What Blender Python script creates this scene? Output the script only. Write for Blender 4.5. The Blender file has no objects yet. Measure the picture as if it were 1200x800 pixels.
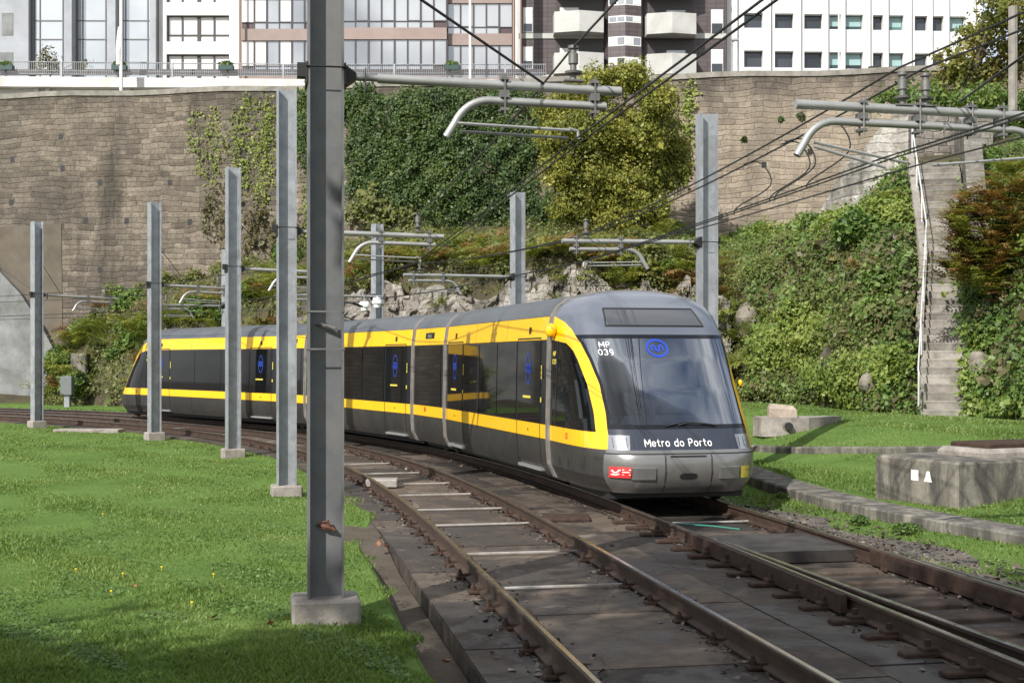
import bpy, math, random
import numpy as np
from mathutils import Vector
PI = math.pi
random.seed(7); RNG = np.random.default_rng(11)
SC = bpy.context.scene
COL = SC.collection

# ------------------------------------------------------------------ camera, sky, sun, exposure
CAM_H = 2.066; F = 1535.0
cam = bpy.data.cameras.new('camera'); cam_o = bpy.data.objects.new('camera', cam); COL.objects.link(cam_o)
cam_o.location = (0, 0, CAM_H); cam_o.rotation_euler = (PI / 2, 0, 0)
cam.sensor_width = 36; cam.lens = 36 * F / 1200; cam.shift_y = 20 / 1200
cam.clip_start = .1; cam.clip_end = 3000
SC.camera = cam_o
SUN_AZ = math.radians(213); SUN_EL = math.radians(38)
wd = bpy.data.worlds.new('World'); SC.world = wd; wd.use_nodes = True
nt = wd.node_tree; bg = nt.nodes['Background']
sky = nt.nodes.new('ShaderNodeTexSky'); sky.sky_type = 'NISHITA'; sky.sun_disc = False
sky.sun_elevation = SUN_EL; sky.sun_rotation = SUN_AZ; sky.air_density = 1.0; sky.dust_density = 1.5
tcw = nt.nodes.new('ShaderNodeTexCoord'); mpw = nt.nodes.new('ShaderNodeMapping'); mpw.inputs['Scale'].default_value = (1, 1, 2.2)
nzw = nt.nodes.new('ShaderNodeTexNoise'); nzw.inputs['Scale'].default_value = 2.3; nzw.inputs['Detail'].default_value = 7; nzw.inputs['Roughness'].default_value = .6
rpw = nt.nodes.new('ShaderNodeValToRGB'); rpw.color_ramp.elements[0].position = .36; rpw.color_ramp.elements[1].position = .6
mxw = nt.nodes.new('ShaderNodeMixRGB'); mxw.inputs[2].default_value = (8.2, 8.4, 8.7, 1)
nt.links.new(tcw.outputs['Generated'], mpw.inputs[0]); nt.links.new(mpw.outputs[0], nzw.inputs['Vector'])
nt.links.new(nzw.outputs[0], rpw.inputs[0]); nt.links.new(rpw.outputs[0], mxw.inputs[0])
nt.links.new(sky.outputs[0], mxw.inputs[1]); nt.links.new(mxw.outputs[0], bg.inputs[0])
bg.inputs[1].default_value = .11
sl = bpy.data.lights.new('sun', 'SUN'); sl.energy = 5.0; sl.angle = math.radians(.55); sl.color = (1, .96, .9)
so = bpy.data.objects.new('sun', sl); COL.objects.link(so)
SUN = Vector((math.sin(SUN_AZ) * math.cos(SUN_EL), math.cos(SUN_AZ) * math.cos(SUN_EL), math.sin(SUN_EL)))
so.rotation_euler = SUN.to_track_quat('Z', 'Y').to_euler(); so.location = (0, 0, 60)
vs = SC.view_settings
try: vs.view_transform = 'Standard'; vs.look = 'None'
except Exception: pass
vs.exposure = 0.45; vs.gamma = 1; vs.use_curve_mapping = False
SC.cycles.max_bounces = 7; SC.cycles.transparent_max_bounces = 12
SC.cycles.sample_clamp_indirect = 4.0

# ------------------------------------------------------------------ materials
class NT:
    def __init__(s, name):
        s.m = bpy.data.materials.new(name); s.m.use_nodes = True
        s.t = s.m.node_tree; s.b = s.t.nodes['Principled BSDF']
    def n(s, typ, **kw):
        x = s.t.nodes.new('ShaderNode' + typ)
        for k, v in kw.items():
            if k in x.inputs: x.inputs[k].default_value = v
            else: setattr(x, k, v)
        return x
    def l(s, a, b): s.t.links.new(a, b)
    def ramp(s, src, stops):
        r = s.n('ValToRGB'); cr = r.color_ramp
        while len(cr.elements) < len(stops): cr.elements.new(.5)
        for e, (p, c) in zip(cr.elements, stops):
            e.position = p; e.color = (*c, 1) if len(c) == 3 else c
        s.l(src, r.inputs[0]); return r.outputs[0]
    def noise(s, scale, detail=5, rough=.6, vec=None, dist=0):
        x = s.n('TexNoise'); x.inputs['Scale'].default_value = scale; x.inputs['Detail'].default_value = detail
        x.inputs['Roughness'].default_value = rough; x.inputs['Distortion'].default_value = dist
        if vec is None: vec = s.obj()
        s.l(vec, x.inputs['Vector']); return x.outputs[0]
    def obj(s):
        if not hasattr(s, '_o'): s._o = s.n('TexCoord').outputs['Object']
        return s._o
    def geo(s):
        if not hasattr(s, '_g'): s._g = s.n('NewGeometry').outputs['Position']
        return s._g
    def mix(s, fac, a, b, mode='MIX'):
        x = s.n('MixRGB', blend_type=mode)
        for i, v in enumerate((fac, a, b)):
            if hasattr(v, 'type') and hasattr(v, 'links'): s.l(v, x.inputs[i])
            else: x.inputs[i].default_value = v if i == 0 else ((*v, 1) if len(v) == 3 else v)
        return x.outputs[0]
    def math(s, op, a, b=0.0, c=0.0):
        x = s.n('Math', operation=op)
        for i, v in enumerate((a, b, c)):
            if hasattr(v, 'links'): s.l(v, x.inputs[i])
            else: x.inputs[i].default_value = v
        return x.outputs[0]
    def bump(s, h, strength=.4, dist=.02):
        x = s.n('Bump'); x.inputs['Strength'].default_value = strength; x.inputs['Distance'].default_value = dist
        s.l(h, x.inputs['Height']); s.l(x.outputs[0], s.b.inputs['Normal'])
    def set(s, **kw):
        for k, v in kw.items():
            k = k.replace('_', ' ')
            i = s.b.inputs[k]
            if hasattr(v, 'links'): s.l(v, i)
            else: i.default_value = (*v, 1) if isinstance(v, tuple) and len(v) == 3 else v

def M(name, col, rough=.6, metal=0., var=.15, scale=3., bump=0., dirt=None, spec=.5, coat=0.):
    t = NT(name)
    dk = tuple(c * (1 - var) for c in col); lt = tuple(min(1, c * (1 + var)) for c in col)
    nz = t.noise(scale, 6, .65, t.geo())
    c = t.ramp(nz, [(.3, dk), (.7, lt)])
    if dirt:
        n2 = t.noise(scale * .37, 8, .7, t.geo(), .6)
        f = t.ramp(n2, [(.48, (0, 0, 0)), (.72, (1, 1, 1))])
        c = t.mix(f, c, dirt)
    t.set(Base_Color=c, Metallic=metal)
    n3 = t.noise(scale * 2.3, 4, .6, t.geo())
    r = t.math('MULTIPLY_ADD', n3, .25, max(rough - .12, .02)); t.set(Roughness=r)
    t.b.inputs['Specular IOR Level'].default_value = spec
    if coat: t.b.inputs['Coat Weight'].default_value = coat; t.b.inputs['Coat Roughness'].default_value = .04
    if bump: t.bump(t.noise(scale * 8, 6, .7, t.geo()), bump, .02)
    return t.m

def plain(name, col, rough=.5, metal=0., spec=.5, coat=0.):
    t = NT(name); t.set(Base_Color=col, Roughness=rough, Metallic=metal)
    t.b.inputs['Specular IOR Level'].default_value = spec
    if coat: t.b.inputs['Coat Weight'].default_value = coat; t.b.inputs['Coat Roughness'].default_value = .03
    return t.m

def leafmat(name, cols, trans=.35, big=.35, rough=.5):
    """leaf colour from the per-leaf tint plus a slow species patchiness"""
    t = NT(name)
    at = t.n('Attribute', attribute_name='tint').outputs['Fac']
    nz = t.noise(big, 3, .5, t.geo())
    f = t.math('ADD', t.math('MULTIPLY', at, .65), t.math('MULTIPLY', t.math('SUBTRACT', nz, .28), .8))
    k = len(cols)
    c = t.ramp(f, [(.1 + .8 * i / (k - 1), cols[i]) for i in range(k)])
    t.set(Base_Color=c, Roughness=rough); t.b.inputs['Specular IOR Level'].default_value = .35
    tr = t.n('BsdfTranslucent'); t.l(t.mix(1, c, (1.25, 1.25, .7), 'MULTIPLY'), tr.inputs[0])
    ms = t.n('MixShader'); ms.inputs[0].default_value = trans
    t.l(t.b.outputs[0], ms.inputs[1]); t.l(tr.outputs[0], ms.inputs[2])
    t.l(ms.outputs[0], t.t.nodes['Material Output'].inputs[0])
    return t.m

def masonry(name, cols, mort, bw=.62, bh=.33, stain=(.05, .045, .04), stain_amt=.6, white=None, ax='x', left=False):
    """coursed rubble: irregular stretched cells, recessed joints, streaks of grime"""
    t = NT(name); g = t.geo(); sp = t.n('SeparateXYZ'); t.l(g, sp.inputs[0])
    h = sp.outputs[0] if ax == 'x' else sp.outputs[1]
    u = t.math('MULTIPLY', t.math('MULTIPLY_ADD', t.noise(1.3, 4, .6, g), .35, h), 1 / bw)
    v = t.math('MULTIPLY', t.math('MULTIPLY_ADD', t.noise(.5, 3, .5, g), .6, sp.outputs[2]), 1 / bh)
    v = t.math('MULTIPLY_ADD', t.math('SUBTRACT', t.noise(3.2, 4, .65, g), .5), .5, v)
    row = t.math('FLOOR', v); fr_ = t.math('FRACT', v)
    wn = t.n('TexWhiteNoise', noise_dimensions='1D'); t.l(row, wn.inputs['W'])
    W_ = t.math('ADD', t.math('MULTIPLY', u, t.math('MULTIPLY_ADD', wn.outputs[0], .7, .65)), t.math('MULTIPLY', row, 37.17))
    v1 = t.n('TexVoronoi', voronoi_dimensions='1D'); v1.inputs['Scale'].default_value = 1; v1.inputs['Randomness'].default_value = .8; t.l(W_, v1.inputs['W'])
    v2 = t.n('TexVoronoi', voronoi_dimensions='1D', feature='DISTANCE_TO_EDGE'); v2.inputs['Scale'].default_value = 1; v2.inputs['Randomness'].default_value = .8; t.l(W_, v2.inputs['W'])
    cell = t.n('SeparateColor'); t.l(v1.outputs['Color'], cell.inputs[0])
    edge_ = t.math('MINIMUM', t.math('MULTIPLY', v2.outputs[0], bw / bh), t.math('SUBTRACT', .5, t.math('ABSOLUTE', t.math('SUBTRACT', fr_, .5))))
    joint = t.ramp(t.math('ADD', edge_, t.math('MULTIPLY', t.math('SUBTRACT', t.noise(7, 5, .7, g), .5), .16)), [(.03, (1, 1, 1)), (.13, (0, 0, 0))])
    mph = t.n('Mapping'); mph.inputs['Scale'].default_value = (.5, .5, 2.4); t.l(g, mph.inputs[0])
    f = t.math('ADD', t.math('MULTIPLY', cell.outputs[0], .3), t.math('MULTIPLY', t.noise(3.6, 10, .82, g), .72))
    f = t.math('ADD', f, t.math('MULTIPLY', t.noise(1.6, 8, .75, mph.outputs[0]), .5)); f = t.math('SUBTRACT', f, .26)
    k = len(cols); c = t.ramp(f, [(.14 + .7 * i / (k - 1), cols[i]) for i in range(k)])
    c = t.mix(t.math('MULTIPLY', joint, t.ramp(t.noise(.9, 5, .7, g), [(.35, (.0, .0, .0)), (.7, (.55, .55, .55))])), c, t.mix(t.ramp(t.noise(.7, 4, .6, g), [(.45, (0, 0, 0)), (.6, (1, 1, 1))]), mort, tuple(x * .45 for x in mort)))
    mp = t.n('Mapping'); mp.inputs['Scale'].default_value = (1, 1, .25); t.l(g, mp.inputs[0])
    st = t.ramp(t.noise(.5, 9, .7, mp.outputs[0], .5), [(.46, (0, 0, 0)), (.66, (1, 1, 1))])
    c = t.mix(t.math('MULTIPLY', st, stain_amt), c, stain)
    fine = t.ramp(t.noise(8, 8, .82, g), [(.32, (.42, .42, .42)), (.62, (1.15, 1.15, 1.15))]); c = t.mix(.85, c, fine, 'MULTIPLY')
    if left:      # soot and algae: heavier to the left and in a band under the coping
        lf = t.math('MULTIPLY_ADD', sp.outputs[0], -.032, -.22); lf = t.math('ADD', lf, t.math('MULTIPLY', t.math('SUBTRACT', t.noise(.3, 8, .72, g), .42), 2.6))
        tp = t.math('MULTIPLY_ADD', sp.outputs[2], .5, -6.4); tp = t.math('ADD', tp, t.math('MULTIPLY', t.math('SUBTRACT', t.noise(.6, 7, .72, g), .5), 2.6))
        cl = t.n('Clamp'); t.l(t.math('MAXIMUM', lf, tp), cl.inputs[0]); c = t.mix(t.math('MULTIPLY', cl.outputs[0], .7), c, (.065, .058, .052))
        rc = t.n('Clamp'); t.l(t.math('MULTIPLY_ADD', sp.outputs[0], .05, .15), rc.inputs[0]); c = t.mix(t.math('MULTIPLY', t.math('MULTIPLY', rc.outputs[0], .4), t.math('SUBTRACT', 1.0, cl.outputs[0])), c, (.4, .335, .26))
        ms_ = t.ramp(t.noise(.8, 8, .72, g, .4), [(.6, (0, 0, 0)), (.7, (1, 1, 1))]); c = t.mix(t.math('MULTIPLY', ms_, .35), c, (.1, .11, .045))
    if white:
        wf = t.ramp(t.noise(.6, 8, .72, g), [(.55, (0, 0, 0)), (.68, (1, 1, 1))]); c = t.mix(t.math('MULTIPLY', wf, .6), c, white)
    t.set(Base_Color=c, Roughness=.92); t.b.inputs['Specular IOR Level'].default_value = .2
    t.bump(t.math('ADD', t.math('MULTIPLY', joint, -.6), t.math('MULTIPLY', t.noise(5, 9, .78, g), 1.0)), .75, .06)
    return t.m

MT = {}
MT['stone_wall'] = masonry('old_granite_masonry', [(.065, .053, .042), (.17, .14, .107), (.3, .25, .195), (.45, .385, .31)], (.22, .19, .155), .72, .25, (.05, .044, .037), .85, None, 'x', True)
MT['pale_stone'] = masonry('pale_rubble', [(.09, .08, .068), (.2, .18, .155), (.31, .285, .25), (.45, .42, .38)], (.16, .14, .12), .55, .27, (.05, .047, .04), .8, (.56, .54, .5))
MT['white_rock'] = masonry('whitish_rubble', [(.13, .12, .11), (.3, .28, .25), (.44, .42, .38), (.58, .56, .52)], (.2, .18, .16), .6, .35, (.04, .038, .034), .85, (.66, .64, .6))
MT['side_stone'] = masonry('grey_rubble', [(.07, .065, .058), (.18, .165, .145), (.3, .28, .25)], (.2, .18, .16), .5, .3, (.06, .055, .05), .6, (.6, .58, .55), 'y')
MT['concrete'] = M('weathered_concrete', (.23, .215, .19), .9, 0, .3, 2.2, .6, (.085, .08, .07), .2)
t = NT('granite_step'); g = t.geo(); oi = t.n('ObjectInfo').outputs['Random']
c = t.ramp(t.math('ADD', t.math('MULTIPLY', t.noise(2.4, 8, .7, g), .7), t.math('MULTIPLY', oi, .3)), [(.3, (.11, .1, .088)), (.5, (.21, .194, .17)), (.68, (.31, .29, .26))])
c = t.mix(t.math('MULTIPLY', t.ramp(t.noise(1.1, 6, .7, g), [(.5, (0, 0, 0)), (.62, (1, 1, 1))]), .6), c, (.075, .07, .055))
t.set(Base_Color=c, Roughness=.9); t.bump(t.noise(12, 8, .75, g), .6, .02); MT['stepstone'] = t.m
MT['pad'] = M('pad_concrete', (.27, .245, .22), .9, 0, .25, 6, .5, (.14, .12, .1), .2)
t = NT('streaked_concrete'); g = t.geo(); mp = t.n('Mapping'); mp.inputs['Scale'].default_value = (1.6, 1.6, .35); t.l(g, mp.inputs[0])
c = t.ramp(t.noise(4, 8, .7, g), [(.3, (.11, .1, .082)), (.55, (.19, .175, .145)), (.75, (.27, .245, .205))])
c = t.mix(t.math('MULTIPLY', t.ramp(t.noise(1.9, 9, .7, mp.outputs[0], .4), [(.4, (0, 0, 0)), (.55, (1, 1, 1))]), .88), c, (.045, .042, .038))
t.set(Base_Color=c, Roughness=.92); t.bump(t.noise(16, 8, .75, g), .6, .02); MT['streaked'] = t.m
MT['apron'] = M('grey_render', (.2, .205, .205), .9, 0, .3, .9, .4, (.09, .088, .083), .2)
MT['galv'] = M('galvanised_steel', (.29, .305, .325), .48, .35, .24, 4.5, .05, (.2, .205, .21))
MT['oldsteel'] = M('old_dark_steel', (.14, .144, .148), .5, .3, .2, 2.5, .05, (.17, .165, .16), .4)
MT['tube'] = M('grey_tube', (.34, .34, .33), .42, .5, .12, 4)
MT['fitting'] = M('fitting_steel', (.16, .155, .15), .5, .5, .2, 9)
MT['black'] = plain('black_rubber_and_hole_shade', (.012, .012, .012), .6)  # also paints the shade inside the wall's weep holes
MT['wire'] = plain('dark_copper_wire', (.018, .017, .016), .5, .2)
MT['yellow'] = M('yellow_paint', (.83, .46, .004), .28, 0, .05, 1.2, 0, None, .5, .5)
MT['greypaint'] = M('grey_blue_paint', (.125, .14, .17), .32, .35, .06, 1.4, 0, None, .5, .5)
MT['roof'] = M('roof_grey', (.085, .095, .11), .42, .2, .14, 1.6, 0, (.05, .05, .055))
MT['skirt'] = M('dusty_skirt_grey', (.04, .0385, .037), .42, .25, .2, 2.2, 0, (.062, .054, .046))
MT['silver'] = M('silver_bumper_paint', (.22, .217, .21), .3, .6, .08, 2.0, 0, (.16, .145, .13), .5, .3)
MT['seam'] = plain('seam_black', (.01, .01, .01), .7)
MT['bellows'] = M('grey_gangway_ring', (.19, .175, .16), .55, .2, .3, 5)
MT['step'] = plain('aluminium_step', (.45, .45, .44), .4, .7)
MT['blue'] = plain('logo_blue', (.012, .045, .36), .5)
MT['white'] = plain('white_lettering', (.8, .8, .78), .5)
MT['red'] = plain('red_sticker', (.62, .03, .03), .5)
MT['ylabel'] = plain('yellow_label', (.55, .45, .06), .5)
MT['tinted'] = plain('tinted_glass', (.004, .0045, .005), .03, 0, .22)
MT['darkpanel'] = plain('black_gloss_panel', (.01, .011, .014), .14, 0, .3)
MT['hood'] = plain('blue_black_panel', (.022, .027, .04), .2, 0, .5, .4)
MT['cabin'] = M('cabin_plastic', (.07, .072, .078), .7)
MT['seat'] = M('orange_seat', (.25, .1, .03), .8)
MT['screen'] = plain('destination_glass', (.05, .053, .06), .08, .0, .7)
MT['lens'] = plain('lamp_lens', (.27, .28, .3), .22, .6, .5, .8)
MT['rust'] = M('rusty_iron', (.046, .027, .019), .85, .1, .4, 9, .4, (.03, .02, .016), .3)
MT['railside'] = M('brown_rail', (.056, .034, .023), .7, .3, .35, 6, .15, (.03, .022, .018))
MT['railhead'] = M('worn_rail_head', (.5, .49, .48), .2, 1.0, .15, 3)
MT['coverplate'] = M('oily_steel_plate', (.035, .03, .027), .6, .3, .4, 3, .2, (.07, .055, .045))
MT['sleeper'] = M('old_sleeper', (.075, .056, .044), .9, 0, .4, 5, .5, (.03, .026, .022), .2)
MT['bar'] = M('white_gauge_bar', (.29, .275, .255), .6, 0, .25, 5, 0, (.12, .09, .07))
MT['dead_leaf_brown'] = M('brown_tape', (.1, .04, .025), .8)
MT['cabinetgrey'] = M('cabinet_grey', (.13, .14, .145), .6)
MT['trunk'] = M('bark', (.09, .07, .05), .9, 0, .3, 8, .5)
MT['plastic_green'] = M('planter_green', (.02, .05, .045), .5)
MT['green_pipe'] = plain('green_hose', (.02, .14, .1), .6)
MT['white_paint'] = M('white_render', (.62, .62, .61), .8, 0, .06, .6, 0, (.5, .5, .49), .2)
MT['deck'] = M('white_deck', (.58, .57, .545), .8, 0, .12, .5, 0, (.36, .34, .31), .2)
MT['greystone'] = M('grey_cladding', (.3, .315, .34), .7, 0, .15, .7, 0, None, .3)
MT['pink'] = M('pink_cladding', (.255, .198, .178), .7, 0, .1, .8, 0, None, .3)
MT['pinkdark'] = M('brown_pier', (.26, .19, .16), .7, 0, .1, .8, 0, None, .3)
MT['frame'] = plain('dark_frame', (.045, .038, .04), .5)
MT['mull'] = plain('grey_mullion', (.12, .12, .125), .5)
MT['spandrel'] = plain('plum_spandrel', (.07, .045, .05), .4)
def bglass(name, a, b, r=.08, metal=.35):
    t = NT(name); c = t.ramp(t.noise(.16, 3, .5, t.geo()), [(.35, a), (.65, b)])
    t.set(Base_Color=c, Roughness=r, Metallic=metal); t.b.inputs['Specular IOR Level'].default_value = .7
    return t.m
MT['skyglass'] = bglass('bright_curtain_glass', (.42, .45, .47), (.6, .62, .63), .1, .5)
MT['greyglass'] = bglass('grey_window_glass', (.24, .255, .275), (.46, .475, .49), .1, .35)
MT['whiteblind'] = bglass('white_blind', (.55, .55, .54), (.68, .68, .66), .3, .0)
MT['tealglass'] = bglass('teal_window_glass', (.03, .06, .065), (.16, .27, .28), .08, .2)
MT['darkglass'] = bglass('dark_window_glass', (.012, .015, .02), (.05, .06, .07), .08, .1)
t = NT('brown_tile'); g = t.geo(); sp = t.n('SeparateXYZ'); t.l(g, sp.inputs[0]); cb = t.n('CombineXYZ'); t.l(sp.outputs[0], cb.inputs[0]); t.l(sp.outputs[2], cb.inputs[1])
br = t.n('TexBrick'); br.offset = 0; t.l(cb.outputs[0], br.inputs['Vector']); br.inputs['Scale'].default_value = 1; br.inputs['Brick Width'].default_value = .55; br.inputs['Row Height'].default_value = .28
br.inputs['Mortar Size'].default_value = .018; br.inputs['Color1'].default_value = (.062, .048, .05, 1); br.inputs['Color2'].default_value = (.08, .062, .063, 1); br.inputs['Mortar'].default_value = (.03, .024, .025, 1)
t.set(Base_Color=br.outputs[0], Roughness=.55); MT['browntile'] = t.m
MT['balcony'] = M('balcony_concrete', (.42, .42, .4), .85, 0, .1, .7, 0, (.3, .29, .27), .2)
# windscreen: a real pane, part mirror and part see-through
t = NT('windscreen_glass')
gl = t.n('BsdfGlossy'); gl.inputs['Roughness'].default_value = .02; gl.inputs[0].default_value = (.66, .68, .71, 1)
tr = t.n('BsdfTransparent'); tr.inputs[0].default_value = (.42, .47, .52, 1)
fr = t.n('Fresnel'); fr.inputs[0].default_value = 1.6
ms = t.n('MixShader'); t.l(t.math('MULTIPLY_ADD', fr.outputs[0], .5, .035), ms.inputs[0])
t.l(tr.outputs[0], ms.inputs[1]); t.l(gl.outputs[0], ms.inputs[2]); t.l(ms.outputs[0], t.t.nodes['Material Output'].inputs[0])
MT['windscreen'] = t.m
# track slab
t = NT('stained_track_slab'); g = t.geo()
tint_ = t.n('Attribute', attribute_name='tint').outputs['Fac']
c = t.ramp(t.math('ADD', t.math('MULTIPLY', t.noise(2.6, 10, .78, g), .8), t.math('MULTIPLY_ADD', tint_, .36, -.1)), [(.3, (.017, .0135, .011)), (.46, (.05, .038, .029)), (.6, (.1, .077, .057)), (.78, (.175, .138, .105))])
oil = t.ramp(t.math('ADD', t.noise(.8, 9, .68, g, .8), t.math('MULTIPLY_ADD', tint_, -.16, .08)), [(.48, (0, 0, 0)), (.55, (1, 1, 1))])
c = t.mix(t.math('MULTIPLY', oil, .75), c, (.027, .024, .022))
pale = t.ramp(t.noise(1.7, 6, .6, g, .3), [(.64, (0, 0, 0)), (.7, (1, 1, 1))]); c = t.mix(t.math('MULTIPLY', pale, .6), c, (.2, .17, .135))
vor = t.n('TexVoronoi', feature='DISTANCE_TO_EDGE'); vor.inputs['Scale'].default_value = .9
mpv = t.n('MixRGB', blend_type='ADD'); mpv.inputs[0].default_value = .35; t.l(g, mpv.inputs[1]); nn = t.n('TexNoise'); nn.inputs['Scale'].default_value = 2; t.l(g, nn.inputs['Vector']); t.l(nn.outputs[1], mpv.inputs[2]); t.l(mpv.outputs[0], vor.inputs['Vector'])
crk = t.ramp(vor.outputs[0], [(0, (1, 1, 1)), (.018, (0, 0, 0))]); c = t.mix(t.math('MULTIPLY', crk, .7), c, (.03, .026, .022))
t.set(Base_Color=c, Roughness=t.math('MULTIPLY_ADD', oil, -.38, .85)); t.b.inputs['Specular IOR Level'].default_value = .35
t.bump(t.noise(14, 8, .75, g), .5, .02); MT['slab'] = t.m
def ground_mat(name, stops, sc=1.2, bmp=.6):
    t = NT(name); g = t.geo()
    f = t.math('ADD', t.math('MULTIPLY', t.noise(sc, 6, .65, g), .6), t.math('MULTIPLY', t.noise(sc * 14, 6, .75, g), .4))
    t.set(Base_Color=t.ramp(f, stops), Roughness=.95); t.b.inputs['Specular IOR Level'].default_value = .1
    t.bump(t.noise(22, 6, .8, g), bmp, .05); return t.m
MT['lawn'] = ground_mat('lawn_soil_and_grass', [(.28, (.045, .065, .02)), (.42, (.075, .132, .028)), (.6, (.11, .18, .042)), (.8, (.16, .2, .07))], .7)
MT['hill'] = ground_mat('hill_earth', [(.3, (.03, .026, .018)), (.48, (.075, .064, .042)), (.6, (.1, .1, .045)), (.75, (.2, .175, .14))], .9, 1.0)
MT['earth'] = ground_mat('town_ground', [(.3, (.1, .09, .07)), (.7, (.2, .18, .15))], .2)
MT['gutter'] = ground_mat('gutter_silt', [(.3, (.05, .042, .035)), (.6, (.12, .1, .08)), (.8, (.17, .15, .12))], 1.5)
MT['gravel'] = ground_mat('verge_gravel', [(.3, (.06, .055, .05)), (.55, (.14, .125, .11)), (.8, (.25, .23, .2))], 2)
MT['grass'] = leafmat('grass_blades', [(.056, .096, .02), (.106, .17, .036), (.165, .235, .06), (.24, .28, .105)], .4, .5)
MT['clover_leaf'] = leafmat('clover_leaves', [(.05, .1, .02), (.09, .165, .035), (.14, .22, .06)], .3, .8)
MT['ivy_dark'] = leafmat('dark_ivy', [(.02, .042, .012), (.042, .08, .02), (.075, .12, .028), (.14, .18, .05)], .3, .5)
MT['ivy_light'] = leafmat('yellow_green_creeper', [(.08, .115, .022), (.16, .215, .04), (.26, .31, .065), (.36, .39, .11)], .4, .6)
MT['vine_dry'] = leafmat('dry_vine', [(.05, .045, .025), (.1, .085, .045), (.12, .12, .04), (.17, .14, .08)], .3, .6)
MT['olive_tree'] = leafmat('olive_yellow_leaves', [(.05, .075, .015), (.145, .165, .03), (.27, .27, .05), (.4, .365, .09)], .35, .5)
MT['cover'] = leafmat('slope_cover', [(.03, .058, .014), (.075, .135, .028), (.135, .21, .046), (.22, .265, .08)], .35, .35)
MT['bright_cover'] = leafmat('bright_creeper', [(.07, .11, .02), (.14, .2, .036), (.22, .28, .06), (.31, .33, .1)], .4, .5)
MT['olive_cover'] = leafmat('olive_slope_cover', [(.045, .058, .018), (.095, .115, .03), (.16, .175, .05), (.24, .22, .09)], .35, .45)
MT['fern'] = leafmat('green_fern', [(.07, .09, .018), (.14, .17, .03), (.22, .25, .05), (.3, .29, .08)], .4, .5)
MT['fern_rust'] = leafmat('rusty_fern', [(.1, .05, .022), (.26, .12, .048), (.23, .16, .06), (.24, .21, .07)], .35, .8)
MT['plane_leaf'] = leafmat('autumn_plane_leaves', [(.07, .085, .02), (.15, .17, .04), (.25, .24, .065), (.33, .24, .1)], .4, .5)
MT['shade_leaf'] = leafmat('shade_tree_leaves', [(.02, .04, .01), (.05, .09, .02), (.09, .13, .03)], .3)
MT['flower'] = plain('yellow_flower', (.8, .55, .02), .6)
MT['dead_leaf'] = M('dead_leaf', (.2, .09, .04), .8)

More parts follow.
